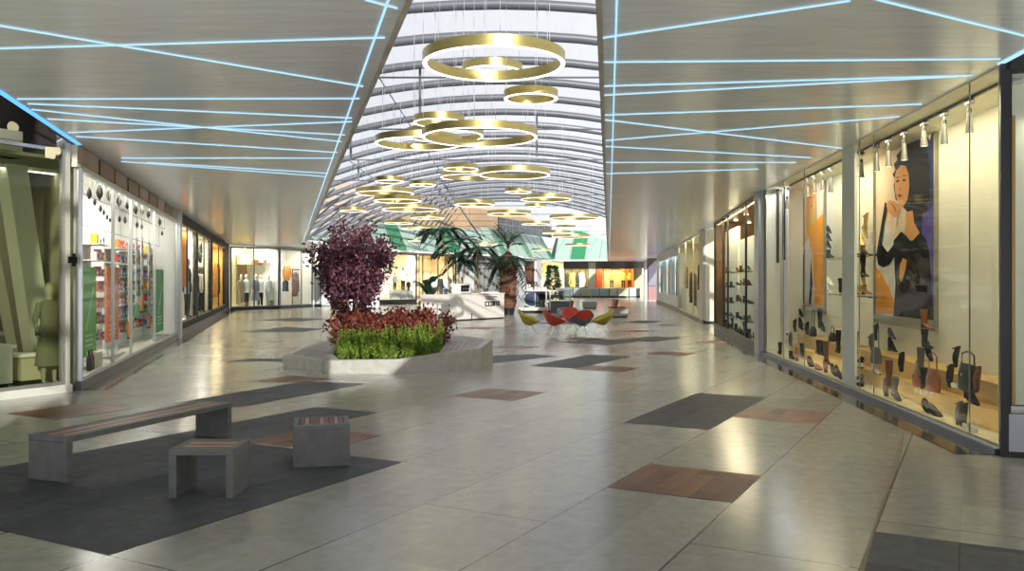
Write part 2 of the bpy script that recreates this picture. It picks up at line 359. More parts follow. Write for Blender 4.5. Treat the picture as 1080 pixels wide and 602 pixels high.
# ------------------------------------------------------------------ brass ring pendants
M_ringlight = emis('ring_diffuser', (1.0,.95,.82), 2.4)
M_cable = mat('steel_cable', (.38,.39,.41), .5, .3)
rings = [(521,68,75),(519,76.5,32),(560,104,28.5),(506,145,61),(441.5,151.5,45.5),(469,143.5,41),(463,129.5,27),(486,178.5,18.5),(494,187,29.5),(542.5,184.5,37.5),
 (411,191.5,15.5),(446,195,14),(406,204,30.5),(433,221,30),(419.5,212,25),(451,230,18),(441,241,18),(372.5,222.5,14),(546.5,202.5,14),(576,210.5,27),(500.5,216,21.5),
 (537,226,23),(565,218.5,11.5),(605.5,230.5,26),(602.5,250,19.5),(571.5,264,11),(509.5,257.5,15.5),(565,236.5,15),(609,259,13),(420.5,235.5,15.5),(438,254,8.5),(597,240,10),(587,246,15)]
def ring(u, v, a, label, Rf=None):
    ratio = a/(YH - v); best = None
    for R in (.42,.62,.85,1.05,1.25):
        dz = R/ratio
        if 2.3 < dz < 4.7:
            sc = abs(dz - 3.1)
            if best is None or sc < best[0]: best = (sc, R, dz)
    if best is None: best = (0, 3.0*ratio, 3.0)
    if Rf: best = (0, Rf, Rf/ratio)
    _, R, dz = best; Y = F*dz/(YH - v); X = (u-540)/F*Y; z = H + dz; hb = .155 if R > .6 else .12; wd = .065 if R > .6 else .05
    o = thing('ring_pendant', label, 'pendant light', (X, Y, z), 0, 'brass ring pendants')
    n = 56 if Y < 30 else 36
    b = MB(); prof = [(R,0),(R,hb),(R-wd,hb),(R-wd,0)]
    for i in range(4):
        if i == 3: continue
        p, q = prof[i], prof[i+1]
        b.loft([[(p[0]*math.cos(2*PI*k/n), p[0]*math.sin(2*PI*k/n), p[1]) for k in range(n)], [(q[0]*math.cos(2*PI*k/n), q[0]*math.sin(2*PI*k/n), q[1]) for k in range(n)]], cap=False)
    b.build('brass_band', M_gold, o, smooth=True)
    d = MB(); d.loft([[(rr*math.cos(2*PI*k/n), rr*math.sin(2*PI*k/n), zz) for k in range(n)] for rr, zz in ((R,.0),(R-.004,-.012),(R-wd+.004,-.012),(R-wd,.0))], cap=False)
    d.build('diffuser', M_ringlight, o, smooth=True)
    nc = 4 if R > .6 else 3; ph = random.random()*2
    for k in range(nc):
        an = ph + 2*PI*k/nc; cx, cy = (R-wd/2)*math.cos(an), (R-wd/2)*math.sin(an)
        cb = MB(); cb.tube([(cx,cy,hb),(cx,cy,vz(X+cx)-z)], .004 if Y < 30 else .006, 5); cb.build('cable', M_cable, o)
    return Y
rlab = ['big brass ring pendant, uppermost and closest','small brass ring seen through the uppermost big ring','small brass ring below and right of the uppermost big ring','big brass ring in the middle of the opening, second largest','wide brass ring overlapping the second largest ring on its left','brass ring half hidden behind the second largest ring','small brass ring peeking above the second largest ring','small brass ring just under the middle trio','brass ring with a wide rim below the middle trio','flat wide brass ring under the second largest ring, right of its pair']
for i, (u, v, a) in enumerate(rings):
    lab = rlab[i] if i < len(rlab) else 'distant brass ring pendant, ' + ORD[i-10] + ' of the cluster above the palms and tree' if i-10 < 20 else 'distant brass ring pendant at the very back of the cluster, ' + ORD[i-30]
    ring(u, v, a, lab, {1: .62, 5: 1.05, 6: .62, 7: .62, 8: 1.05}.get(i))
# ------------------------------------------------------------------ shared shop builders
LIGHTS = []
def frame_bars(mb, x0, x1, z0, z1, w=.05, y0=-.03, y1=.05):
    mb.box(x0, x1, y0, y1, z0, z0+w); mb.box(x0, x1, y0, y1, z1-w, z1)
    mb.box(x0, x0+w, y0, y1, z0+w, z1-w); mb.box(x1-w, x1, y0, y1, z0+w, z1-w)
def window(n, w, x0, x1, z0, z1, fm, gm, joints=(), fw=.05, jm=None, jw=.012, flush=False):
    o = bpy.data.objects.new(f'window_{n}', None); COL.objects.link(o); struct(o)
    o.location = w.pt(x0, 0, z0); o.rotation_euler = (0, 0, w.ang); L = x1 - x0; Z = z1 - z0
    f = MB(); frame_bars(f, 0, L, 0, Z, fw, *((-.002, .014) if flush else (-.03, .05)))
    struct(f.build('window_frame', fm, o))
    xs = [fw] + [j - x0 for j in joints] + [L - fw]
    for a, b in zip(xs, xs[1:]):
        p = MB(); p.box(a+.004, b-.004, 0, .012, fw, Z-fw); struct(p.build('pane', gm, o))
    for j in joints:
        q = MB(); q.box(j-x0-jw, j-x0+jw, *((-.001, .013) if flush else (-.02, .035)), fw, Z-fw); struct(q.build('mullion', jm or fm, o))
    return o
def room(name, w, x0, x1, d, z0, z1, mb_, ms=None, mf=None, mc=None, left=True, right=True, y0=.0):
    """the shell of one display: back, sides, deck and soffit"""
    def one(nm, m, *bx):
        b = MB(); b.box(*bx); return struct(b.build(nm, m, loc=w.A, rot=w.ang))
    r = one(name, mb_, x0, x1, d, d+.06, z0, z1); base = name.replace('wall_', '')
    if left: one('wall_side_'+base, ms or mb_, x0-.03, x0, y0, d, z0, z1)
    if right: one('wall_end_'+base, ms or mb_, x1, x1+.03, y0, d, z0, z1)
    one('floor_'+base, mf or mb_, x0, x1, y0, d, z0-.04, z0)
    one('ceiling_'+base, mc or mb_, x0, x1, y0, d, z1, z1+.04)
    return r
def plinth(name, w, x0, x1, h, m, y0=-.03, y1=.06):
    b = MB(); b.box(x0, x1, y0, y1, 0, h); return struct(b.build(name, m, loc=w.A, rot=w.ang))

# ---- shoes: a last-shaped upper lofted over a sole; +x is the toe
def shoe_upper(mb, L=.26, heel=.07, hw=.036, top=.07, opening=True):
    R = []
    for i in range(11):
        t = i/10; x = L*t
        zb = heel*max(0, 1-t/.62)**1.3 if t < .62 else 0
        zt = zb + (top*(1 - .55*min(1, t/.5)) if t < .5 else top*.45*(1-((t-.5)/.5)**2.2) + .008)
        w = hw*(.72 + .55*math.sin(PI*min(1, t*1.05)**.8)) if t < .9 else hw*(.95 - (t-.9)*5.2)
        w = max(w, .006); zt = max(zt, zb+.012)
        R.append([(x, w*math.cos(2*PI*k/10), (zb+zt)/2 + (zt-zb)/2*math.sin(2*PI*k/10)) for k in range(10)])
    mb.loft(R)
def make_shoe(kind, m, sm=None):
    """returns parts [(name, mb, material)]"""
    sm = sm or M_black; P = []
    if kind == 'pump':
        u = MB(); shoe_upper(u, .25, .085, .034, .062); P.append(('upper', u, m))
        h = MB(); h.loft([[(x, y, z) for x, y in ((.004,-s),(.004+s*1.6,-s),(.004+s*1.6,s),(.004,s))] for z, s in ((0,.010),(.05,.012),(.09,.024))]); P.append(('heel', h, sm))
    elif kind == 'flat':
        u = MB(); shoe_upper(u, .28, .018, .044, .075); P.append(('upper', u, m))
        h = MB(); h.loft([[(.14+.15*math.cos(2*PI*k/14), .047*math.sin(2*PI*k/14), z) for k in range(14)] for z in (-.004,.014)]); P.append(('sole', h, sm))
    else:
        hh = {'ankle':.17,'boot':.28,'tall':.42}[kind]; hl = .055
        u = MB(); shoe_upper(u, .27, hl, .040, .10); P.append(('foot', u, m))
        s = MB(); zz = [hl+.02, hl+.10, hl+.55*hh, hh]; rr = [.042,.042,.052,.058 if kind != 'ankle' else .048]
        s.loft([[(.052+r*1.15*math.cos(2*PI*k/12)-.004*i, r*.9*math.sin(2*PI*k/12), z) for k in range(12)] for i, (z, r) in enumerate(zip(zz, rr))]); P.append(('shaft', s, m))
        h = MB(); h.box(.004,.05,-.026,.026,0,hl+.02); P.append(('heel', h, sm))
    return P
SHOE_LIB = {}
def place_shoe(kind, m, loc, rot, label, group, tilt=0, name=None, scale=1.0):
    key = (kind, m.name)
    nm = name or {'pump':'pump_shoe','flat':'flat_shoe','ankle':'ankle_boot','boot':'boot','tall':'tall_boot'}[kind]
    cat = 'boot' if kind in ('ankle','boot','tall') else 'shoe'
    R = (Matrix.Rotation(rot, 3, 'Z') @ Matrix.Rotation(tilt, 3, 'Y')).to_euler()
    if key not in SHOE_LIB:
        o = thing(nm, label, cat, loc, 0, group)
        for n, b, mm in make_shoe(kind, m): b.build(n, mm, o, smooth=True)
        SHOE_LIB[key] = o
    else: o = dup(SHOE_LIB[key], loc, 0, label, group)
    o.rotation_euler = R; o.scale = (scale,)*3
    return o
def handbag(w, x, y, z, wd, hg, m, label, strap=.2, group=None):
    o = thing('handbag', label, 'bag', w.pt(x, y, z), w.ang, group)
    b = MB(); b.loft([[(wd/2*s*math.cos(2*PI*k/16)*(1 if abs(math.cos(2*PI*k/16))>.3 else 1.15), .07*s2*math.sin(2*PI*k/16), zz) for k in range(16)] for zz, s, s2 in ((0,.92,.8),(.02,1,1),(hg*.6,.97,.9),(hg,.85,.35))])
    b.build('bag_body', m, o, smooth=True)
    t = MB(); t.tube([(-wd*.36,0,hg*.95),(-wd*.34,.0,hg+strap*.8),(-wd*.1,0,hg+strap),(wd*.1,0,hg+strap),(wd*.34,0,hg+strap*.8),(wd*.36,0,hg*.95)], .009, 6)
    t.build('strap', m, o, smooth=True)
    c = MB(); c.box(-.02,.02,-.075,-.06,hg*.55,hg*.68); c.build('clasp', M_chrome, o)
    return o
def price_tag(w, x, y, z, label):
    b = MB(); b.prism([(-.035,-.02),(.035,-.02),(.035,.0),(-.035,.012)], 0, .045)
    o = b.build('price_tag', M_white, loc=w.pt(x, y, z), rot=w.ang); tag(o, label, 'price tag', 'price tags on the plinth')
def spot(w, x, y, ztop, drop, ll, label):
    o = thing('pendant_spotlight', label, 'spotlight', w.pt(x, y, ztop), w.ang, 'spotlights over the shoe display')
    a = MB(); a.box(-.06,.06,-.03,.03,-.05,0); a.build('track_adapter', M_dark, o)
    t = MB(); t.tube([(0,0,-.05),(0,0,-drop)], .008, 6); t.build('rod', M_chrome, o)
    s = MB(); s.lathe([(.022,0),(.026,-.03),(.028,-.05)], 14, (0,0,-drop+.0)); s.build('socket', M_dark, o, smooth=True)
    c = MB(); c.lathe([(.024,-.04),(.032,-.04-ll*.5),(.046,-.05-ll),(.041,-.05-ll),(.027,-.06-ll*.5)], 16, (0,0,-drop)); c.build('lamp_shade', M_frost, o, smooth=True)
    d = MB(); d.lathe([(.0001,0),(.038,0),(.038,-.006),(.0001,-.006)], 14, (0,0,-drop-.045-ll)); d.build('lens', emis('spot_lens', (1,.9,.65), 1.5), o)
M_frost = mat('frosted_shade', (.22,.22,.20), .35, .3)

# mannequins: one continuous loft for the body, garments as children
def ring_(c, rx, ry, n=12): return [(c[0]+rx*math.cos(2*PI*k/n), c[1]+ry*math.sin(2*PI*k/n), c[2]) for k in range(n)]
def mannequin(w, x, y, z, label, top, bottom, skin, group=None, h=1.78, skirt=False, arm=.25, cut=None):
    o = thing('mannequin', label, 'mannequin', w.pt(x, y, z), w.ang, group); k = h/1.78
    b = MB()
    b.loft([ring_((0,0,zz*k), rx*k, ry*k) for zz, rx, ry in ((.80,.15,.11),(.92,.165,.115),(1.08,.125,.095),(1.28,.165,.11),(1.42,.17,.09),(1.48,.06,.055),(1.54,.052,.055),(1.58,.065,.08),(1.66,.078,.095),(1.74,.065,.08),(1.78,.02,.03))])
    for s in (-1, 1):
        b.tube([(s*.085*k,0,.84*k),(s*.095*k,-.01,.48*k),(s*.10*k,.01,.08*k),(s*.105*k,-.12*k,.03*k)], [.085*k,.058*k,.036*k,.03*k], 10)
        b.tube([(s*.17*k,0,1.42*k),(s*(.21+arm*.1)*k,.02,1.14*k),(s*(.20+arm*.2)*k,-.06,.90*k),(s*(.2+arm*.2)*k,-.07,.80*k)], [.048*k,.038*k,.028*k,.02*k], 8)
    b.build('body', skin, o, smooth=True)
    t = MB(); t.loft([ring_((0,0,zz*k), rx*k, ry*k) for zz, rx, ry in ((.78,.19,.14),(.95,.18,.13),(1.1,.15,.115),(1.3,.185,.13),(1.44,.175,.10),(1.49,.075,.07))])
    for s in (-1, 1): t.tube([(s*.16*k,0,1.43*k),(s*(.215+arm*.1)*k,.02,1.14*k),(s*(.205+arm*.2)*k,-.06,.88*k)], [.065*k,.052*k,.042*k], 8)
    t.build('jacket', top, o, smooth=True)
    p = MB()
    if skirt: p.loft([ring_((0,0,zz*k), rx*k, ry*k, 16) for zz, rx, ry in ((.35,.24,.2),(.6,.21,.17),(.95,.17,.12))])
    else:
        for s in (-1, 1): p.tube([(s*.08*k,0,.95*k),(s*.09*k,0,.8*k),(s*.097*k,-.01,.48*k),(s*.10*k,.01,.07*k)], [.10*k,.098*k,.072*k,.055*k], 10)
    p.build('skirt' if skirt else 'trousers', bottom, o, smooth=True)
    q = MB(); q.lathe([(.0001,0),(.2,0),(.2,.012),(.0001,.012)], 20); q.build('base_plate', M_chrome, o)
    return o
def garment(w, x, y, z, label, m, wd=.42, hg=.75, sleeves=True, group=None, name='hanging_garment', cat='clothes'):
    """z is the hem; hangs from a hanger on a hook"""
    o = thing(name, label, cat, w.pt(x, y, z), w.ang, group)
    b = MB(); n = 18
    def rg(zz, rx, ry, f=.0): return [(rx*math.cos(2*PI*k/n)*(1+f*math.sin(5*2*PI*k/n)), ry*math.sin(2*PI*k/n)*(1+2*f*math.sin(7*2*PI*k/n)), zz) for k in range(n)]
    b.loft([rg(0, wd*.52, .09, .06), rg(hg*.4, wd*.45, .085, .04), rg(hg*.8, wd*.48, .09, .02), rg(hg*.93, wd*.42, .06), rg(hg, wd*.14, .04)])
    if sleeves:
        for s in (-1, 1): b.tube([(s*wd*.4,0,hg*.93),(s*wd*.58,0,hg*.6),(s*wd*.62,-.03,hg*.2)], [.06,.06,.05], 8)
    b.build('cloth', m, o, smooth=True)
    t = MB(); t.tube([(-wd*.4,0,hg*.93),(0,0,hg*1.02),(wd*.4,0,hg*.93)], .008, 5); t.tube([(0,0,hg*1.02),(0,0,hg*1.12),(.03,0,hg*1.15),(.0,0,hg*1.18)], .006, 5)
    t.build('hanger', M_chrome, o)
    return o

# ------------------------------------------------------------------ R1: the big cream shoe display
R1 = Wall(RB, RA); L1_ = R1.L
xr = lambda u, y=0: R1.x(u, y)
ZT = CEIL
xa = 0.0; x_rib0, x_rib1 = xr(886), xr(899); xend = L1_
M_back = mat('display_cream', (.80,.77,.62), .6, var=.04, scale=2)
room('wall_right', R1, xr(808), xend, .85, .10, ZT-.02, M_back, M_back, mat('deck_cream', (.78,.70,.46), .5), M_back)
plinth('baseboard_right', R1, 0, xend, .06, mat('blue_steel_kerb', (.16,.19,.23), .25, .6), -.05, .08)
r = MB(); r.box(x_rib0, x_rib1, .03, .07, .1, ZT); struct(r.build('wall_rib', M_white, loc=R1.A, rot=R1.ang))
window(1, R1, xr(808), xend-.02, .06, ZT, M_chrome, M_glass, [xr(826), xr(848), xr(906), xr(921), xr(1022)], .014, mat('joint_seal', (.35,.36,.33), .5), .004, True)
# silver corner pillar with grey hanging strips beside it
p = MB(); p.box(0, .55, -.1, .03, 0, ZT); p.box(.55, .72, -.02, .03, 0, ZT)
struct(p.build('wall_pillar', mat('brushed_silver', (.42,.43,.44), .3, .7, var=.1, scale=2, stretch=(6,6,.2)), loc=R1.A, rot=R1.ang))
M_gpanel = mat('grey_fabric', (.50,.51,.50), .8, var=.06)
for i, (u0, u1) in enumerate(((808.5,813),(814,818.5),(820,824.5),(826,832))):
    b = MB(); x0, x1 = xr(u0,.35), xr(u1,.35); n = 8
    b.loft([[(x0+(x1-x0)*k/n, .35+.025*math.sin(k*2.2), z) for k in range(n+1)] + [(x1-(x1-x0)*k/n, .37+.025*math.sin((n-k)*2.2), z) for k in range(n+1)] for z in (.12, ZT-.06)])
    o = b.build('curtain_panel', [M_gpanel, M_white][i % 2], loc=R1.A, rot=R1.ang); tag(o, f'{["grey","white","grey","white"][i]} hanging fabric panel, {ORD[i]} from the silver pillar', 'curtain', 'fabric panels beside the pillar')
for i, (u, va, vb) in enumerate(((810.5,203,278),(819.5,200,277),(826,198,274))):
    x0, z1 = R1.px(u-.9, va, .22); x1, z0 = R1.px(u+.9, vb, .22)
    b = MB(); b.box(x0, x1, .22, .25, z0, z1); b.box((x0+x1)/2-.006, (x0+x1)/2+.006, .232, .24, z1, ZT-.03)
    tag(b.build('hanging_strip', M_black, loc=R1.A, rot=R1.ang), f'narrow black strip hanging by the silver pillar, {ORD[i]} of three', 'banner', 'black hanging strips')
# stepped timber plinth
M_wood = mat('pale_oak', (.62,.40,.12), .45, var=.1, scale=4, stretch=(1,6,14))
def steps(x0, x1, label):
    o = thing('display_plinth', label, 'plinth', R1.pt(x0, .1, .10), R1.ang, 'timber plinths of the shoe display'); L = x1 - x0
    b = MB(); b.box(0, L, .20, .74, 0, .22); b.build('lower_step', M_wood, o, bevel=.008)
    b = MB(); b.box(0, L-.28, .36, .74, .22, .47); b.build('upper_step', M_wood, o, bevel=.008)
steps(xr(833,.3), xr(888,.3), 'pale oak stepped plinth under the blond poster')
steps(xr(890,.3), xr(1041)-.16, 'long pale oak stepped plinth under the poster of the woman in black')
# posters
def poster(w, y, outer, polys, label, bottom, fm):
    xs = [w.px(*q, y) for q in outer]; x0 = min(q[0] for q in xs); x1 = max(q[0] for q in xs); z0 = min(q[1] for q in xs[2:]); z1 = (xs[0][1]+xs[1][1])/2
    o = thing('framed_poster', label, 'poster', w.pt(x0, y, z0), w.ang)
    L, Z = x1-x0, z1-z0
    f = MB(); f.box(0, L, .0, .05, 0, bottom); f.box(0, L, .0, .05, Z-.04, Z); f.box(0, .045, .0, .05, bottom, Z-.04); f.box(L-.045, L, 0, .05, bottom, Z-.04)
    f.build('frame', fm, o)
    pm = []; b = MB(); e = .0008
    for i, (m, pts) in enumerate(polys):
        if m not in pm: pm.append(m)
        b.k = pm.index(m)
        if pts is None: q = [(.045,bottom),(L-.045,bottom),(L-.045,Z-.04),(.045,Z-.04)]
        else:
            q = []
            for (u, v) in pts:
                xx, zz = w.px(u, v, y+.02); q.append((min(max(xx-x0, .045), L-.045), min(max(zz-z0, bottom), Z-.04)))
        b.poly([(X, .03-e*i, Z_) for X, Z_ in q])
    b.build('print', pm, o)
    return o
def pm_(n, c): return mat('print_'+n, c, .7, spec=.1)
P_peach, P_black, P_navy, P_orange, P_skin, P_purple, P_white, P_lip, P_blond, P_brownh = pm_('peach',(.80,.62,.45)), pm_('black',(.012,.011,.013)), pm_('navy',(.02,.03,.09)), pm_('orange',(.85,.33,.03)), pm_('skin',(.75,.36,.13)), pm_('purple',(.10,.07,.30)), pm_('white',(.75,.70,.66)), pm_('red',(.45,.05,.03)), pm_('blond',(.72,.42,.13)), pm_('brown',(.30,.14,.06))
M_bronze = mat('bronze_frame', (.36,.33,.25), .35, .7, var=.1, scale=2)
hair = [(944,210),(943,203),(942,195),(943.5,189),(941,184),(944,179),(942,173),(946,169),(945,164),(950,158),(956,148),(963,142),(968,144),(972,149),(975,152),(976,159),(979,164),(978,171),(981,178),(978,185),(981,193),(979,201),(981,209),(977,215),(977,222),(972,226),(970,232),(962,236),(957,224),(952,218)]
poster(R1, .80, [(921,155),(986,120),(986,346),(921,340)], [
    (P_peach, None),
    (P_navy, [(955,168),(958,160),(961,164),(966,150),(969,160),(975,140),(980,148),(985,128),(985,340),(962,337),(960,250)]),
    (P_white, [(922,262),(931,232),(946,258),(944,322),(932,300),(923,284)]),
    (P_orange, [(921,281),(930,290),(938,305),(943,320),(944,331),(921,329)]),
    (P_purple, [(973,225),(979,222),(985,215),(985,340),(972,339),(970,260)]),
    (P_black, hair),
    (P_skin, [(955,224),(962,222),(964,236),(970,246),(962,254),(953,247),(955,238)]),
    (P_black, [(942,254),(950,244),(954,247),(961,255),(970,245),(976,252),(980,268),(982,300),(984,338),(942,333),(944,300),(943,278)]),
    (P_black, [(933,213),(937,216),(933,235),(930,258),(936,266),(945,254),(948,262),(938,279),(931,282),(926,279),(924,268),(928,244)]),
    (P_skin, [(952,272),(956,274),(955,284),(950,298),(948,292),(949,279)]),
    (P_skin, [(945,180),(950,174),(955,175),(958,183),(959,196),(957,210),(952,219),(947,214),(944,203),(943,190)]),
    (P_brownh, [(944.5,187),(948.5,185.5),(948.5,187),(944.5,188.5)]), (P_black, [(945,190.5),(948,189.5),(948.3,191.5),(945.4,192.3)]),
    (P_brownh, [(952,184.5),(956.5,184.5),(956.5,186),(952,186)]), (P_black, [(952,188.8),(955.5,189),(955.3,191),(952.2,191)]),
    (P_brownh, [(948.6,198.5),(950.8,199),(950.5,200.5),(948.4,200.3)]),
    (P_lip, [(946.3,205.5),(949,204.6),(952,206),(949,208.6)]),
    (P_skin, [(935,216),(938,211),(943,212),(948,217),(949,224),(945,229),(939,226),(936,222)]),
    (P_brownh, [(940,214),(944,217),(946,223),(945,223.6),(942.5,218.5),(939.5,215)]),
    (P_white, [(944,229),(946,229),(946,238),(944,238)]),
  ], 'large framed poster of a woman in black with dark curly hair, on cream wall', .15, M_bronze)
poster(R1, .80, [(838,190),(869,178),(869,328),(838,326)], [
    (P_peach, None),
    (P_white, [(838,192),(846,188),(846,214),(838,218)]),
    (P_navy, [(838,215),(847,208),(847,255),(843,285),(843,320),(838,320)]),
    (P_skin, [(842,262),(848,240),(851,262),(846,282),(841,285)]),
    (P_blond, [(850,207),(853,195),(857,193),(860,200),(861,222),(861,255),(858,262),(850,258),(849,230)]),
    (P_orange, [(853,238),(861,232),(868,225),(868,323),(859,321),(857,270)]),
    (P_white, [(846,262),(853,250),(858,300),(857,321),(846,320)]),
    (P_black, [(847,268),(849,262),(848,320),(846,320)]), (P_black, [(855,272),(857,300),(855,321),(853,321)]),
    (P_skin, [(853,201),(856,198),(858.6,203),(859,215),(857,223),(854,221),(852.6,212)]),
    (P_brownh, [(853.4,208),(855,207.6),(855,209),(853.4,209.4)]), (P_brownh, [(856.6,207.6),(858.3,207.8),(858.3,209.2),(856.6,209)]),
    (P_lip, [(854.4,217),(856.8,216.6),(856,218.6)]),
    (P_blond, [(851,204),(852.6,208),(852,240),(850,246),(849.6,220)]), (P_blond, [(859,205),(860.6,215),(860,242),(858.4,238)]),
  ], 'tall framed poster of a blond woman in orange coat, on cream wall', .12, M_bronze)
# small white notice beside the big poster
x, z = R1.px(917.5, 252, .8); b = MB(); b.box(-.09,.09,-.008,0,-.16,.16); b.k = 1
for k in range(5): b.box(-.05,.05,-.010,-.008,.09-.045*k,.105-.045*k)
tag(b.build('notice_card', [M_white, mat('pink_ink', (.6,.2,.25), .5)], loc=R1.pt(x,.84,z), rot=R1.ang), 'small white notice card beside the poster of the woman in black', 'notice')
# spotlights
SP = [(1022.5,90,114,136),(996,103,126,148),(974.6,114,134,150),(953.6,126,147,165),(937,136,155,172),(924.6,142,158,177),(908.5,151,168,184),(876,169,184,200),(867.5,174,187,198),(859,178,190,201),(852,183,194,204),(830,195,207,218)]
for i, (u, va, vb, vc) in enumerate(SP):
    y = .3; x, zt = R1.px(u, va, y); _, zb = R1.px(u, vb, y); _, zc = R1.px(u, vc, y); zt = ZT-.055
    spot(R1, x, y, zt, zt-zb, max(.12, zb-zc), f'grey cone spotlight over the shoe display, {ORD[i]} from the dark corner frame')
tk = MB(); tk.box(xr(833,.3), xend-.1, .285, .315, ZT-.055, ZT-.025); tag(tk.build('light_track', M_dark, loc=R1.A, rot=R1.ang), 'black lighting track along the top of the shoe display', 'light track')
# shelves
def shelf(u0, u1, v, label):
    y = .55; x0, z = R1.px(u0, v, y); x1, _ = R1.px(u1, v, y)
    o = thing('glass_shelf', label, 'shelf', R1.pt(x0, y, z), R1.ang, 'glass shelves')
    b = MB(); b.box(0, x1-x0, -.12, .26, -.012, 0); b.build('shelf_board', M_clear, o)
    for k in (.08, x1-x0-.08): b = MB(); b.box(k-.012, k+.012, 0, .28, -.04, -.012); b.build('bracket', M_chrome, o)
    return z
shelf(872.5, 886.5, 272, 'upper glass shelf by the white rib, beside the blond poster'); shelf(872.5, 886.5, 309, 'lower glass shelf by the white rib, beside the blond poster')
shelf(899, 917.5, 269, 'upper glass shelf between the white rib and the big poster'); shelf(899, 917.5, 311, 'lower glass shelf between the white rib and the big poster')
M_goldl = mat('gold_leather', (.60,.42,.13), .3, .4); M_tan2 = mat('tan_leather', (.35,.13,.05), .4); M_grey = mat('grey_leather', (.09,.09,.085), .5); M_ivory = mat('ivory_leather', (.8,.76,.68), .35)
M_rust = mat('rust_leather', (.30,.085,.03), .4)
GR = 'shoes in the cream display'
mats_by = {'k':M_black,'b':M_brown,'g':M_goldl,'t':M_tan2,'y':M_grey,'w':M_ivory,'r':M_rust}
cn = {'k':'black','b':'dark brown','g':'gold','t':'tan','y':'grey','w':'ivory','r':'rust brown'}
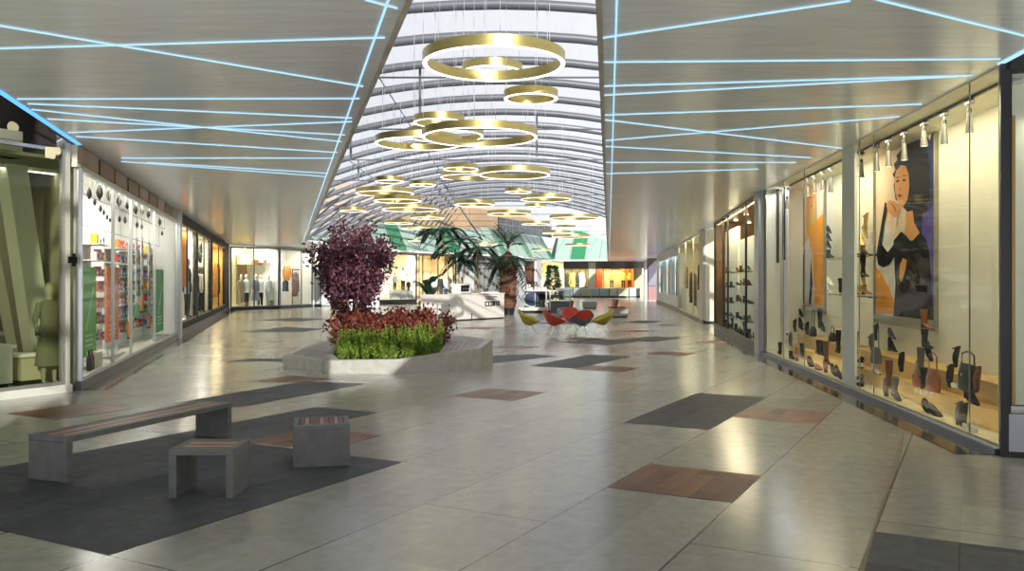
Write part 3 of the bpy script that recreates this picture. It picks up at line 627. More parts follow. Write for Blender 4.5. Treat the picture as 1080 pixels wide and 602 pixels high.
# (u, v of the lowest point, depth, kind, colour, turn, tilt, what sets it apart)
SH = [(822,375,.2,'boot','k',2.6,0,'standing alone nearest the silver pillar'),
 (829.5,366,.3,'pump','w',2.7,1.0,'upper one leaning beside the pillar'),(830,373,.22,'pump','w',.4,.9,'lower one leaning beside the pillar'),
 (835,353,.6,'pump','k',2.5,1.2,'toe down on the upper step under the blond poster edge'),(833.5,362,.6,'pump','y',.5,1.1,'toe down below the poster edge'),
 (844,334,.75,'pump','k',.3,.2,'topmost of a stack under the blond poster'),(844,343,.75,'pump','k',.3,.2,'middle one of a stack under the blond poster'),(844,351,.75,'pump','k',.3,.2,'lowest of a stack under the blond poster'),
 (834.5,378,.25,'ankle','k',.5,0,'on the lower step at its pillar end'),(845,376,.35,'boot','k',2.7,0,'in the middle of the lower step under the blond poster'),(840,381,.15,'pump','b',.5,1.1,'toe down at the edge of the step'),
 (850.5,357,.6,'pump','k',.4,1.2,'small, toe down under the middle of the blond poster'),
 (865,346,.75,'tall','k',.4,0,'with its shaft over the blond poster frame'),(867,349,.7,'pump','k',.2,.3,'at the foot of the tall boot over the poster frame'),
 (862,378,.3,'boot','k',2.8,0,'on the lower step right of the bag'),(867,379,.3,'boot','k',.4,0,'on the lower step, second right of the bag'),
 (854,389,.15,'flat','k',.6,.5,'leaning on the front of the step'),(862,391,.12,'flat','t',.3,0,'lying low on the deck'),
 (872,384,.3,'tall','b',.4,0,'with a dark shaft before the shelves'),(883,372,.6,'tall','k',2.7,0,'against the white rib'),(870.5,396,.15,'pump','b',.4,1.1,'toe down left of the heap by the rib'),
 (878.5,397,.12,'pump','k',.6,.2,'first of three in a row by the rib'),(883,399,.12,'pump','k',.6,.2,'second of three in a row by the rib'),(888,403,.12,'flat','k',.3,0,'last of three in a row by the rib'),
 (874,246.5,.7,'pump','k',.2,.1,'topmost on the wall over the upper shelf'),(874,254.5,.7,'pump','k',.2,.1,'middle one on the wall over the upper shelf'),(874,262.5,.7,'pump','k',.2,.1,'lowest on the wall over the upper shelf'),
 (874,272,.6,'ankle','k',.4,0,'on the upper shelf left end'),(884.5,308.5,.6,'boot','k',2.8,0,'on the lower shelf by the rib'),(874.5,308.5,.6,'pump','w',.3,.1,'on the lower shelf'),(874.5,301,.6,'pump','w',.3,.1,'above the lower shelf'),
 (912,241,.72,'pump','g',.5,1.2,'topmost on the wall right of the rib'),(911,251,.72,'pump','g',.4,.9,'second down on the wall right of the rib'),(909.5,259,.72,'pump','g',.2,.3,'third down on the wall right of the rib'),
 (902,268.5,.6,'flat','g',.5,0,'on the upper shelf right of the rib'),(907,268.5,.6,'ankle','t',2.6,0,'on the upper shelf right of the rib'),
 (911,292,.7,'tall','k',.3,0,'on the wall between the two shelves'),(902.5,310.5,.6,'pump','g',.5,.3,'on the lower shelf, first from the rib'),(906.5,310.5,.6,'ankle','g',.3,0,'on the lower shelf, second from the rib'),(911.5,310.5,.6,'ankle','t',.5,0,'on the lower shelf, third from the rib'),(909,300,.72,'pump','g',.5,1.1,'on the wall over the lower shelf'),
 (901,375,.55,'tall','t',2.7,0,'beside the white rib on the upper step'),
 (907,381.5,.4,'flat','k',2.8,0,'topmost of a stack right of the rib'),(907,390,.4,'flat','w',2.8,0,'second of a stack right of the rib'),(907,400,.4,'flat','y',2.8,0,'third of a stack right of the rib'),(907,410,.3,'flat','k',2.8,0,'lowest of a stack right of the rib'),
 (917,377,.6,'pump','y',.5,1.1,'toe down left of the grey bag'),(922,358,.75,'pump','k',.5,1.2,'above the grey bag'),(923,400,.3,'flat','w',.4,.2,'lying on the lower step under the grey bag'),
 (940,357,.75,'pump','k',.2,.1,'topmost of the four under the big poster'),(940,367,.75,'pump','k',.2,.1,'second of the four under the big poster'),(940,377.5,.75,'pump','k',.2,.1,'third of the four under the big poster'),(940,388,.7,'ankle','k',.3,0,'lowest of the four under the big poster'),(951,391,.6,'pump','k',.4,1.3,'toe down right of the four'),
 (939,411,.3,'tall','b',.5,0,'standing on the lower step under the four'),(934.5,427,.15,'pump','y',.4,1.2,'toe down on the kerb, left of two'),(944,430,.15,'boot','y',.3,.2,'leaning near the kerb, right of two'),
 (975.5,346,.70,'boot','r',.4,0,'over the corner of the big poster frame'),(976.5,367,.68,'boot','k',.3,0,'below the poster corner'),(979,379,.75,'pump','k',.2,.6,'below the boots at the poster corner'),
 (969,398,.55,'tall','y',2.8,0,'with wide shaft beside the brown bag'),(976,408,.45,'boot','k',.5,0,'between the two brown bags'),(972,410,.35,'pump','r',.4,1.2,'toe down in front of the brown bags'),
 (977,444,.15,'flat','k',.3,.3,'nearer one of a low pair on the kerb'),(984,446,.15,'flat','k',.3,.15,'farther one of a low pair on the kerb'),
 (1008,386,.7,'pump','k',.4,1.35,'toe up above the big black bag'),(1002.5,407,.6,'pump','k',.4,1.3,'toe down left of the big black bag'),(1031,411,.6,'pump','b',.4,1.3,'toe down right of the big black bag'),(1024,422,.5,'ankle','k',.4,.3,'under the big black bag'),(1021,435,.4,'pump','k',.3,.2,'below the big black bag'),
 (1017,447,.2,'pump','k',.4,1.3,'toe down near the kerb end'),(1012,461,.12,'pump','y',.4,1.3,'toe down on the kerb end')]
def snap(u, v, y):
    # rest on the deck, on one of the two steps, or hang at the back wall
    for yy, zs in ((.52,.575),(.27,.325),(.10,.105)):
        if y < .66 and (yy <= y + .12 or yy == .10):
            x, z = R1.px(u, v, yy)
            if z > zs - .13: return x, (zs if z < zs + .09 else z), yy
    if y < .66: x, z = R1.px(u, v, .10); return x, .105, .10
    x, z = R1.px(u, v, min(y, .72)); return x, max(z, .60), min(y, .72)
for (u, v, y, kind, c_, rot, tilt, lab) in SH:
    x, z, y = snap(u, v, y)
    if y < .42: rot = .25 if rot < 1.5 else 3.25
    sc = .95
    if tilt > .8: z += .25*sc*math.sin(min(tilt, PI/2))
    elif tilt > 0: z += .24*sc*math.sin(tilt)
    nm = {'pump':'pump','flat':'flat shoe','ankle':'ankle boot','boot':'boot','tall':'tall boot'}[kind]
    place_shoe(kind, mats_by[c_], R1.pt(x-.1*math.cos(rot), y-.1*math.sin(rot)*0, z), R1.ang+rot-.2, f'{cn[c_]} {nm} {lab}', GR, tilt, scale=sc*(1.1 if kind in ('pump','flat') else 1))
for (u, v, y, wd, hg, m, lab, st) in [(857.5,352,.62,.30,.20,M_black,'black handbag with tall strap on the upper step under the blond poster',.34),(878,366,.6,.30,.16,M_black,'small black handbag beside the tall boot at the white rib',.12),
   (924,383,.6,.34,.24,M_grey,'grey woven handbag with tall strap left of the four pumps',.42),(984,420,.35,.34,.28,M_rust,'rust brown leather bag on the lower step, larger of the brown ones',.2),(968.5,417,.35,.22,.22,M_rust,'small rust brown bag left of the larger brown one',.12),
   (1021,412,.6,.46,.30,M_black,'big black handbag with a pale strap, nearest the end of the display',.14)]:
    x, z, y = snap(u, v, y); handbag(R1, x, y, z, wd, hg, m, lab, st, 'handbags in the cream display')
for i, (u, v, y) in enumerate(((969,414,.14),(974,415.5,.14),(979,417,.14),(985,418,.14),(1008,408,.5),(1012,409,.5),(1020,459,.1),(1024,460.5,.1),(1028,462,.1),(1032,463.5,.1),(923,384,.46),(985,444,.1))):
    x, z, y = snap(u, v, y); price_tag(R1, x, y-.02, z, f'small white price tag, {ORD[i]} along the plinths of the shoe display')
LIGHTS += [(R1, x_rib1+.1, xend-.1, .25, ZT-.08, 52, (1,.86,.58), .2), (R1, xr(833), x_rib0-.1, .25, ZT-.08, 42, (1,.86,.58), .2), (R1, x_rib1+.1, xend-.3, .06, .16, 4, (1,.86,.58), 2.5), (R1, xr(833), x_rib0-.1, .06, .16, 4, (1,.86,.58), 2.5), (R1, xr(808), xr(832), .2, ZT-.08, 25, (.95,.97,1), .25)]  # the two low upturned entries are added uplights that brighten the lower display
# the dark corner frame and the next front, turned away
R0 = Wall((4.80,8.25),(8.6,6.9))
d = MB(); d.box(-.07,.018,-.02,.05,0,ZT+.02); d.box(-.02,3.9,-.02,.06,ZT-.08,ZT+.6)
struct(d.build('wall_corner', M_dark, loc=R0.A, rot=R0.ang))
room('wall_near_right', R0, .018, 3.9, .16, .5, ZT-.2, mat('lit_white', (.85,.82,.76), .6), M_back)
d = MB(); d.box(.022,.06,.0,.05,.5,3.3); struct(d.build('trim_7', mat('gold_trim', (.40,.27,.10), .4, .4), loc=R0.A, rot=R0.ang))
window(2, R0, .018, 3.9, .5, ZT-.1, M_dark, M_glass, [1.6], .006)
d = MB(); d.box(.02,3.9,-.02,.35,.0,.06); d.k = 1; d.box(.0,3.9,-.025,.35,.06,.42); struct(d.build('baseboard_near_right', [M_dark, mat('lilac_grey', (.50,.50,.56), .5)], loc=R0.A, rot=R0.ang))
LIGHTS += [(R0, .1, 3, .08, 3.3, 22, (1,.93,.85), .3)]

# ------------------------------------------------------------------ R2: the shoe shelf shop
R2 = Wall(RC, RB); x2 = lambda u, y=0: R2.x(u, y)
M_brownwall = mat('brown_interior', (.22,.12,.04), .35, var=.2, scale=3)
room('wall_right_shoe_shop', R2, 0, R2.L, 1.6, .1, ZT-.02, mat('gold_wall', (.50,.33,.12), .4, var=.2, scale=2), M_brownwall, mat('gold_deck', (.55,.40,.15), .4), M_brownwall)
plinth('baseboard_shoe_shop', R2, 0, R2.L, .14, M_dark)
window(3, R2, 0, R2.L, .14, ZT, M_dark, M_glass, [x2(762.5), x2(767.5), x2(786.5)], .06, M_dark, .035)
M_panel = mat('shelf_panel_white', (.85,.85,.80), .5)
LIB2 = {}
for pi, (u0, u1, vt, vb, nr, nc, rows) in enumerate(((764.5,777.5,245,347,5,3,(288,303,319,333,345)),(780,797,253,366,5,4,(287,301,319,338,356)))):
    y = .34; x0, z1 = R2.px(u0, vt, y); x1, _ = R2.px(u1, vt, y); z0 = .15
    which = ('farther', 'nearer')[pi]
    o = thing('shoe_display_panel', f'{which} white shoe panel with five shelves in the dark framed shop', 'shelf', R2.pt(x0, y, z0), R2.ang, 'white shoe panels')
    b = MB(); b.box(0, x1-x0, .02, .1, 0, z1-z0); b.build('panel', M_panel, o)
    for r_, v in enumerate(rows):
        _, z = R2.px((u0+u1)/2, v, y); b = MB(); b.box(.02, x1-x0-.02, -.26, .02, z-z0-.015, z-z0); b.build('shelf_board', M_clear, o)
        for c_ in range(nc):
            kind = ['pump','ankle','flat','pump','ankle'][(r_*2+c_) % 5]; m = [M_black, M_black, M_brown, M_black, M_grey][(r_+c_*2) % 5]
            xx = x0 + (x1-x0)*(c_+.5)/nc
            place_shoe(kind, m, R2.pt(xx, y-.14, z+.005), R2.ang+[.3,2.7,.5][(r_+c_) % 3], f'{m.name.split("_")[0]} {kind} shoe, {ORD[c_]} from the far end, {ORD[r_]} shelf, {which} white panel', f'shoes on the {which} white panel', 0, scale=1.15)
for i in range(8):
    b = MB(); b.lathe([(.0001,0),(.06,0),(.07,-.02),(.0001,-.02)], 14); b.k = 0
    o = b.build('downlight', emis('downlight', (1,.8,.45), 9), loc=R2.pt(.8+1.25*i, .5 if i % 2 else 1.1, ZT-.05)); tag(o, f'round downlight in the brown soffit of the shoe shop, {ORD[i]} from its far end', 'downlight', 'downlights of the shoe shop')
b = MB(); b.box(.25,.95,.5,.55,2.55,3.0); b.k = 1
for k in range(3): b.box(.32,.88,.49,.5,2.65+k*.1,2.69+k*.1)
tag(b.build('hanging_sign', [mat('sign_brown', (.09,.05,.025), .4), M_cream], loc=R2.A, rot=R2.ang), 'brown sign board behind the far pane of the shoe shop', 'sign')
for i in range(9):
    x = .5 + i*1.0; place_shoe(['ankle','pump','boot'][i % 3], [M_black,M_tan2,M_black][i % 3], R2.pt(x, .3, .105), R2.ang+.4+.5*(i % 3), f'shoe on the deck of the dark framed shop, {ORD[i]} from its far end', 'shoes on the deck of the shoe shop', 0, scale=1.4)
LIGHTS += [(R2, .3, R2.L-.3, .1, ZT-.1, 190, (1,.84,.55), .3)]

# ------------------------------------------------------------------ R3 and R4 beyond
R3 = Wall((9.5,48.6),(7.73,34.4)); x3 = lambda u, y=0: R3.x(u, y)
room('wall_right_boutique', R3, 0, R3.L, 1.8, .12, ZT-.02, mat('boutique_cream', (.80,.72,.46), .6), M_cream, M_cream, M_white)
plinth('baseboard_boutique', R3, 0, R3.L, .12, M_dark)
window(4, R3, 0, R3.L, .12, ZT, M_alu, M_glass, [x3(723), x3(731)], .08, M_alu, .03)
R3b = Wall((7.76,34.36),(9.2,34.36))
room('wall_right_return', R3b, .03, 1.44, 1.0, .12, ZT-.02, M_cream)
window(5, R3b, 0, 1.44, .12, ZT, M_alu, M_glass, [], .06)
for i, (x, z, w_, h_) in enumerate(((x3(719,.1),.12,2.0,1.15),(x3(735.5,.1),.12,2.6,1.15))):
    b = MB(); b.box(0, w_, .1, .7, z, z+h_); b.box(.0, w_, .08, .74, z+h_, z+h_+.03)
    tag(b.build('display_block', M_white, loc=R3.pt(x, 0), rot=R3.ang), f'white display block, {["farther","nearer"][i]} one in the cream boutique window', 'plinth', 'white display blocks')
M_flor = mat('floral_cloth', (.16,.12,.06), .8, var=.9, scale=14); M_flor2 = mat('dark_floral', (.06,.055,.04), .8, var=.9, scale=16); M_skin = mat('mannequin_cream', (.70,.62,.45), .5)
for i, (u, y, zz, m, l) in enumerate(((724,.3,1.3,M_flor,'patterned brown robe in the cream boutique window, farthest'),(729,.3,.6,M_flor2,'long dark patterned robe in the middle of the cream boutique window'),(733,.3,.5,M_flor,'brown patterned robe right of the middle of the cream boutique window'),(738,.3,1.3,M_flor2,'dark patterned shirt over the nearer white block'))):
    garment(R3, x3(u, y), y, zz, l, m, .7, 1.6 if zz < 1 else 1.2, True, 'robes in the boutique')
garment(R3b, .55, .5, 1.5, 'striped black and cream dress behind the narrow return pane', mat('striped_cloth', (.2,.19,.15), .8, var=.9, scale=9, stretch=(.5,.5,6)), .5, 1.1, True)
b = MB(); b.box(.2, 1.2, .3, .8, .12, 1.2); tag(b.build('display_block', M_white, loc=R3b.A, rot=R3b.ang), 'white display block behind the narrow return pane', 'plinth')
LIGHTS += [(R3, .5, R3.L-.5, .12, ZT-.1, 120, (1,.88,.6), .3), (R3b, .2, 1.2, .3, ZT-.1, 35, (1,.9,.65), .3)]
R4 = Wall((11.9,70.2),(9.5,48.6)); x4 = lambda u, y=0: R4.x(u, y)
b = MB(); b.box(0, R4.L, .0, .3, 0, .75); b.box(0, R4.L, 0, .3, 3.3, ZT)
for u0, u1 in ((692.7,693.5),(699.3,701),(706.8,709),(715.2,716.4)): b.box(x4(u0), x4(u1), 0, .3, .75, 3.3)
struct(b.build('wall_right_far', mat('silver_white', (.66,.68,.70), .4), loc=R4.A, rot=R4.ang))
plinth('baseboard_far_right', R4, 0, R4.L, .18, M_dark, -.04, .0)
M_teal = mat('print_teal', (.08,.30,.36), .5); M_sky = mat('print_sky', (.55,.72,.80), .5); M_red = mat('print_crimson', (.40,.04,.06), .5)
for i, (u0, u1) in enumerate(((693.6,699.2),(701.1,706.7),(709.1,715.1))):
    x0, x1 = x4(u0), x4(u1); L = x1-x0
    window(6+i, R4, x0, x1, .75, 3.3, M_white, M_glass, [], .08)
    o = thing('window_poster', f'blue and white fashion poster in white frame, {ORD[i]} from the far end of the walkway', 'poster', R4.pt(x0+.05, .2, .8), R4.ang, 'framed window posters')
    b = MB(); b.box(0, L-.1, 0, .04, 0, 2.45); b.build('backing', M_sky, o)
    b = MB(); q = L-.1
    cols = [M_teal, M_white, M_skin, P_brownh, M_navyc] if False else [M_teal, M_white, M_skin, P_brownh]
    b.k = 0; b.poly([(q*.1,-.002,0),(q*.45,-.002,0),(q*.38,-.002,1.5),(q*.15,-.002,1.5)]); b.k = 1; b.poly([(q*.45,-.003,0),(q*.9,-.003,0),(q*.75,-.003,1.5),(q*.5,-.003,1.55)])
    b.k = 2
    for cx in (.27, .62): b.poly([(q*cx+q*.07*math.cos(a*PI/5), -.004, 1.78+.2*math.sin(a*PI/5)) for a in range(10)])
    b.k = 3
    for cx in (.27, .62): b.poly([(q*cx+q*.09*math.cos(a*PI/8), -.0035, 1.82+.24*math.sin(a*PI/8)) for a in range(9)])
    b.build('print', cols, o)
LIGHTS += [(R4, .5, R4.L-.5, .1, 3.2, 30, (.9,.97,1), .2)]
# right far corner: cream pillar and dark doorway
# ------------------------------------------------------------------ L1: the pharmacy front
M_olive = mat('olive_wall', (.36,.355,.255), .6, var=.2, scale=1.2)
LBw = Wall(LA, LB); xl = lambda u, y=0: LBw.x(u, y)
X1 = xl(187.0)
M_pwhite = mat('pharmacy_white', (.86,.86,.84), .5)
pq = [(.10,.02),(X1-.3,.02),(X1-.3,1.5),(3.3,1.5)]
for nm_, z0_, z1_, m_ in (('floor_pharmacy', .10, .14, mat('pharmacy_floor', (.70,.68,.58), .25)), ('ceiling_pharmacy', ZT-.02, ZT+.02, M_pwhite)):
    b = MB(); b.prism(pq, z0_, z1_); struct(b.build(nm_, m_, loc=LBw.A, rot=LBw.ang))
b = MB(); b.box(3.3, X1-.3, 1.5, 1.54, .14, ZT-.02); struct(b.build('wall_left_pharmacy', M_pwhite, loc=LBw.A, rot=LBw.ang))
b = MB(); b.box(X1-.3, X1-.26, .02, 1.5, .14, ZT-.02); struct(b.build('wall_end_pharmacy', M_pwhite, loc=LBw.A, rot=LBw.ang))
dg = Vector((3.2, 1.48, 0)); b = MB(); b.box(0, dg.length, -.012, .012, .14, ZT-.02); p_ = LBw.pt(.10,.02)
struct(b.build('wall_slant_pharmacy', M_pwhite, loc=p_, rot=LBw.ang+math.atan2(dg.y, dg.x)))
plinth('baseboard_left', LBw, 0, X1, .14, mat('dark_kerb', (.05,.05,.05), .3), -.04, .06)
window(10, LBw, .10, X1-.25, .14, ZT-.34, M_alu, M_glass, [xl(119.5), xl(138.5), xl(163)], .05, M_alu, .022)
b = MB(); n = 9; b.box(.0, X1, -.03, .12, ZT-.34, ZT-.30); b.box(0, X1, .02, .12, ZT-.30, ZT)
for i in range(n):
    b.k = 1 if i % 2 else 2; b.box(.1+(X1-.2)*i/n, .1+(X1-.2)*(i+.86)/n, -.03, .02, ZT-.29, ZT-.02)
struct(b.build('trim_8', [M_cream, mat('walnut_panel', (.20,.10,.045), .4, var=.25, scale=3, stretch=(1,1,9)), mat('oak_panel', (.36,.22,.11), .4, var=.2, scale=3)], loc=LBw.A, rot=LBw.ang))
b = MB(); b.box(X1-.25, X1+.18, -.12, .1, 0, ZT); struct(b.build('wall_pillar_left', mat('brushed_silver', (.42,.43,.44), .3, .7), loc=LBw.A, rot=LBw.ang))
# shelving with products
pal = [('blue',(.06,.16,.45)),('white',(.8,.8,.8)),('green',(.06,.40,.10)),('yellow',(.8,.55,.05)),('red',(.55,.05,.05)),('teal',(.05,.40,.42)),('orange',(.85,.28,.03)),('pink',(.70,.25,.35)),('violet',(.22,.12,.42))]
pm2 = {n_: mat('pack_'+n_, c_, .4) for n_, c_ in pal}
PB = {}
secs = [(xl(102,.6), xl(112.5,.6), 'beside the bright green banner'), (xl(125,.6), xl(136,.6), 'beside the orange banner'), (xl(139,.6), xl(153,.6), 'in the middle of the pharmacy front'), (xl(155,.6), xl(164,.6), 'before the darker green banner'), (xl(172.5,.6), xl(179,.6), 'at the far end of the pharmacy front')]
for si, (x0, x1, where) in enumerate(secs):
    o = thing('product_shelf', f'tall white product shelving {where}', 'shelf unit', LBw.pt(x0, .6, .14), LBw.ang, 'pharmacy shelving'); Lw = x1-x0
    b = MB(); b.box(0, Lw, .3, .34, 0, 2.55); b.build('back_panel', M_pwhite, o)
    for k in range(7):
        z = .35 + .33*k; b = MB(); b.box(0, Lw, -.05, .3, z-.02, z); b.build('shelf_board', M_white, o)
        m_ = max(3, min(7, int(Lw/.28)))
        for j in range(m_):
            cn_, _ = pal[(si*3+k*2+j*j+k*j) % 9]; w_ = .17+.06*((j+k) % 2); h_ = .14+.03*((j*2+k) % 4)
            lab = f'{cn_} box, {ORD[j]} on {ORD[k]} shelf up, {where}'
            xx = .05 + (Lw-.1)*(j+.5)/m_
            key = (cn_, h_)
            if key not in PB:
                q = thing('product_box', lab, 'box', LBw.pt(x0+xx, .68, .14+z), LBw.ang, 'products in the pharmacy window')
                bb = MB(); bb.box(-.1,.1,-.06,.06,0,h_); bb.build('carton', pm2[cn_], q, bevel=.006)
                bb = MB(); bb.box(-.07,.07,-.062,-.06,h_*.3,h_*.65); bb.build('pack_label', M_white if cn_ != 'white' else pm2['blue'], q); PB[key] = q
            else: dup(PB[key], LBw.pt(x0+xx, .68, .14+z), LBw.ang, lab)
# banners
def banner(u0, v0, u1, v1, y, m, label, m2):
    x0, zt = LBw.px(u0, v0, y); x1, zb = LBw.px(u1, v1, y); o = thing('advertising_banner', label, 'banner', LBw.pt(x0, y, .16), LBw.ang); Lw = x1-x0; zb -= .16; zt -= .16
    b = MB(); b.box(0, Lw, 0, .03, zb, zt); b.build('banner_sheet', m, o)
    b = MB(); zm = (zb+zt)/2
    for k in range(7):
        cx = Lw*(.25+.08*k); cz = zm+.05+.11*(k-3); b.box(cx-.03, cx+.03, -.004, 0, cz-.06, cz+.06)
    for k in range(3): b.box(Lw*.12, Lw*.7, -.004, 0, zm-.45-.09*k, zm-.42-.09*k)
    b.build('lettering', m2, o)
    b = MB(); b.tube([(.05,.015,0),(.05,.015,zb)], .012, 6); b.tube([(Lw-.05,.015,0),(Lw-.05,.015,zb)], .012, 6); b.box(0, Lw, -.12, .14, -.0, .02); b.build('stand', M_alu, o)
    return o
banner(88, 281, 101.5, 372, .35, mat('banner_green', (.10,.42,.03), .5), 'bright green banner at the near end of the pharmacy front', mat('banner_pale', (.45,.70,.35), .5))
banner(113, 281, 125.5, 357, .35, mat('banner_orange', (.80,.15,.02), .5), 'orange red banner in the pharmacy window', mat('banner_peach', (.9,.55,.4), .5))
banner(165.5, 284, 172.5, 348, .18, mat('banner_deep_green', (.02,.26,.07), .5), 'darker green banner at the far end of the pharmacy front', mat('banner_mint', (.4,.65,.5), .5))
# black bottles standing under the near banner
for i, u in enumerate((92.5, 95.5)):
    x, _ = LBw.px(u, 380, .22); b = MB(); b.lathe([(.045,0),(.045,.22),(.02,.28),(.02,.36),(.0001,.36)], 12); o = b.build('bottle', [M_black, M_brown][i], loc=LBw.pt(x,.2,.14), smooth=True); tag(o, ['black','brown'][i]+' bottle on the deck under the bright green banner', 'bottle', 'bottles under the banner')
b = MB(); x, _ = LBw.px(96.5, 380, .2); b.box(-.14,.14,-.1,.1,0,.3); tag(b.build('carton_box', M_cream, loc=LBw.pt(x+.25,.2,.14), rot=LBw.ang), 'cream carton on the deck beside the two bottles', 'box')
# dark drop ornaments on wires
DO = [(94,204,14),(105,203,18),(115,206,14),(100,213,9),(106,220,9),(109.5,224,7),(113,229,7),(116,232,6),(125.5,212,14),(134,217,9),(126,231,8),(132,232,9),(138,234,8),(143,221,11),(150,223,9),(156.5,226,9),(144.5,237,8),(149.5,239,7),(168.5,234,9),(174,236,7),(168,247,7),(171,246,6)]
for i, (u, v, s_) in enumerate(DO):
    y = .3 + .15*(i % 3); x, z = LBw.px(u, v, y); Y = LBw.pt(x, y).y; h_ = s_/F*Y
    o = thing('drop_ornament', f'black drop ornament on a wire, {ORD[i] if i < 20 else ["second last","last"][i-20]} along the pharmacy window', 'ornament', LBw.pt(x, y, z), LBw.ang, 'drop ornaments in the pharmacy window')
    b = MB(); b.lathe([(.0001,-h_/2),(h_*.17,-h_*.2),(h_*.2,0),(h_*.12,h_*.25),(.0001,h_/2)], 12); b.build('drop', M_black, o, smooth=True)
    b = MB(); b.tube([(0,0,h_/2),(0,0,ZT-.04-z)], .004, 5); b.build('wire', M_chrome, o)
for k, (zz, yy) in enumerate(((3.22,.29),(2.72,.44))):
    b = MB(); b.tube([(1.3,yy,zz),(X1-.45,yy,zz)], .008, 6); b.tube([(1.32,yy,zz),(1.32,yy,ZT-.03)], .005, 5); b.tube([(X1-.5,yy,zz),(X1-.5,yy,ZT-.03)], .005, 5)
    tag(b.build('hanging_rail', M_steel, loc=LBw.A, rot=LBw.ang), f'{["upper","lower"][k]} thin grey rail hung across the pharmacy window', 'rail', 'rails of the pharmacy window')
# hanging price strips
for i, (u, va, vb, c_) in enumerate(((137,255,357,'orange'),(144.5,250,337,'green'),(150,250,330,'orange'),(157.5,255,346,'orange'))):
    y = .5; x, zt = LBw.px(u, va, y); _, zb = LBw.px(u, vb, y)
    o = thing('hanging_price_strip', f'white hanging strip with {c_} end, {ORD[i]} along the middle of the pharmacy window', 'sign', LBw.pt(x, y, zb), LBw.ang, 'hanging strips in the pharmacy window')
    b = MB(); b.box(-.16,.16,0,.02,.42,zt-zb); b.build('strip', M_white, o)
    b = MB(); b.box(-.2,.2,-.01,.03,.05,.42); b.build('end_tag', pm2[c_], o); b = MB(); b.box(-.2,.2,-.01,.03,0,.05); b.build('foot_bar', M_black, o)
    b = MB(); b.tube([(0,.01,zt-zb),(0,.01,ZT-.04-zb)], .005, 5); b.build('wire', M_chrome, o)
    for k in range(5):
        b = MB(); b.box(-.12,.12,-.006,0,.6+.28*k,.72+.28*k); b.build('print_block', pm2[pal[(i*2+k*3) % 9][0]], o)
LIGHTS += [(LBw, .3, X1-.6, .5, ZT-.1, 200, (1,.96,.88), .2)]

# ------------------------------------------------------------------ L2: three dark framed windows
X2 = xl(189); X3 = LBw.L
plinth('baseboard_left_far', LBw, X2, X3, .2, M_dark, -.05, .1)
b = MB(); zb, zt = .40, 3.50
b.box(X2, X3, -.02, .1, 0, zb); b.box(X2, X3, -.02, .1, zt, ZT)
ps = [(X2, xl(190.5)),(xl(206.2), xl(208)),(xl(221.6), xl(223.6)),(xl(236.5), X3)]
for a_, e_ in ps: b.box(a_, e_, -.02, .1, zb, zt)
struct(b.build('wall_left_dark', mat('matt_black', (.012,.012,.011), .6, spec=.15), loc=LBw.A, rot=LBw.ang))
wn = [(ps[0][1], ps[1][0]), (ps[1][1], ps[2][0]), (ps[2][1], ps[3][0])]
backm = [mat('lit_back', (.86,.83,.76), .6), mat('lit_back_warm', (.72,.66,.48), .6), mat('lit_back_gold', (.80,.55,.20), .6)]
M_orange = mat('orange_cloth', (.80,.30,.05), .8); M_gcloth = mat('gold_cloth', (.62,.36,.08), .7, var=.3, scale=6); M_blk = mat('black_cloth', (.015,.015,.018), .8)
M_wcloth = mat('white_cloth', (.78,.78,.76), .8); M_denim = mat('dark_denim', (.03,.04,.075), .8); M_gcl = mat('grey_cloth', (.30,.31,.33), .8); M_beige = mat('beige_cloth', (.50,.42,.30), .8)
M_dskin = mat('mannequin_dark', (.10,.085,.08), .4)
for i, (a_, e_) in enumerate(wn):
    room(f'wall_left_window_{["white","warm","gold"][i]}', LBw, a_, e_, .55, zb, zt, backm[i])
    window(11+i, LBw, a_, e_, zb, zt, M_dark, M_glass, [a_+(e_-a_)*.42] if i == 0 else [a_+(e_-a_)*.5], .06, M_dark, .03)
    LIGHTS.append((LBw, a_+.2, e_-.2, .2, zt-.08, [150, 170, 210][i], [(1,.93,.8),(1,.93,.8),(1,.82,.5)][i], .3))
xx = lambda i, t: wn[i][0] + (wn[i][1]-wn[i][0])*t
for t, l in ((.34,'nearest'),(.55,'second')):
    b = MB(); cx = xx(0, t); wv = [(cx-.42+.84*k/16, .15+.04*math.sin(k*1.9)) for k in range(17)]
    b.loft([[(x, y, z) for x, y in wv] + [(x, y+.02, z) for x, y in wv[::-1]] for z in (1.5, 3.3)])
    tag(b.build('cloth_drape', M_orange, loc=LBw.A, rot=LBw.ang), f'{l} orange cloth drape hung in the white window with dark frame', 'drape', 'orange drapes')
mannequin(LBw, xx(0,.90), .24, zb+.01, 'tall mannequin in a black coat in the white window with dark frame', M_blk, M_blk, M_dskin, h=2.1)
b = MB(); b.loft([[(xx(0,.80)+s*.2*math.cos(2*PI*k/12), .2+.08*math.sin(2*PI*k/12), z) for k in range(12)] for z, s in ((1.25,.9),(1.5,1),(1.68,.7))]); tag(b.build('handbag', mat('sky_leather', (.30,.42,.58), .4), loc=LBw.A, rot=LBw.ang, smooth=True), 'pale blue handbag beside the mannequin in the black coat', 'bag')
for k, (t, m, l) in enumerate(((.15,M_wcloth,'white'),(.38,M_blk,'black'),(.62,M_beige,'beige'),(.84,M_wcloth,'white'))): mannequin(LBw, xx(1,t), .26, zb+.01, f'mannequin in {l} clothes, {ORD[k]} in the warm middle dark framed window', m, [M_blk,M_wcloth,M_blk,M_blk][k], M_dskin, 'mannequins of the middle window', 1.9)
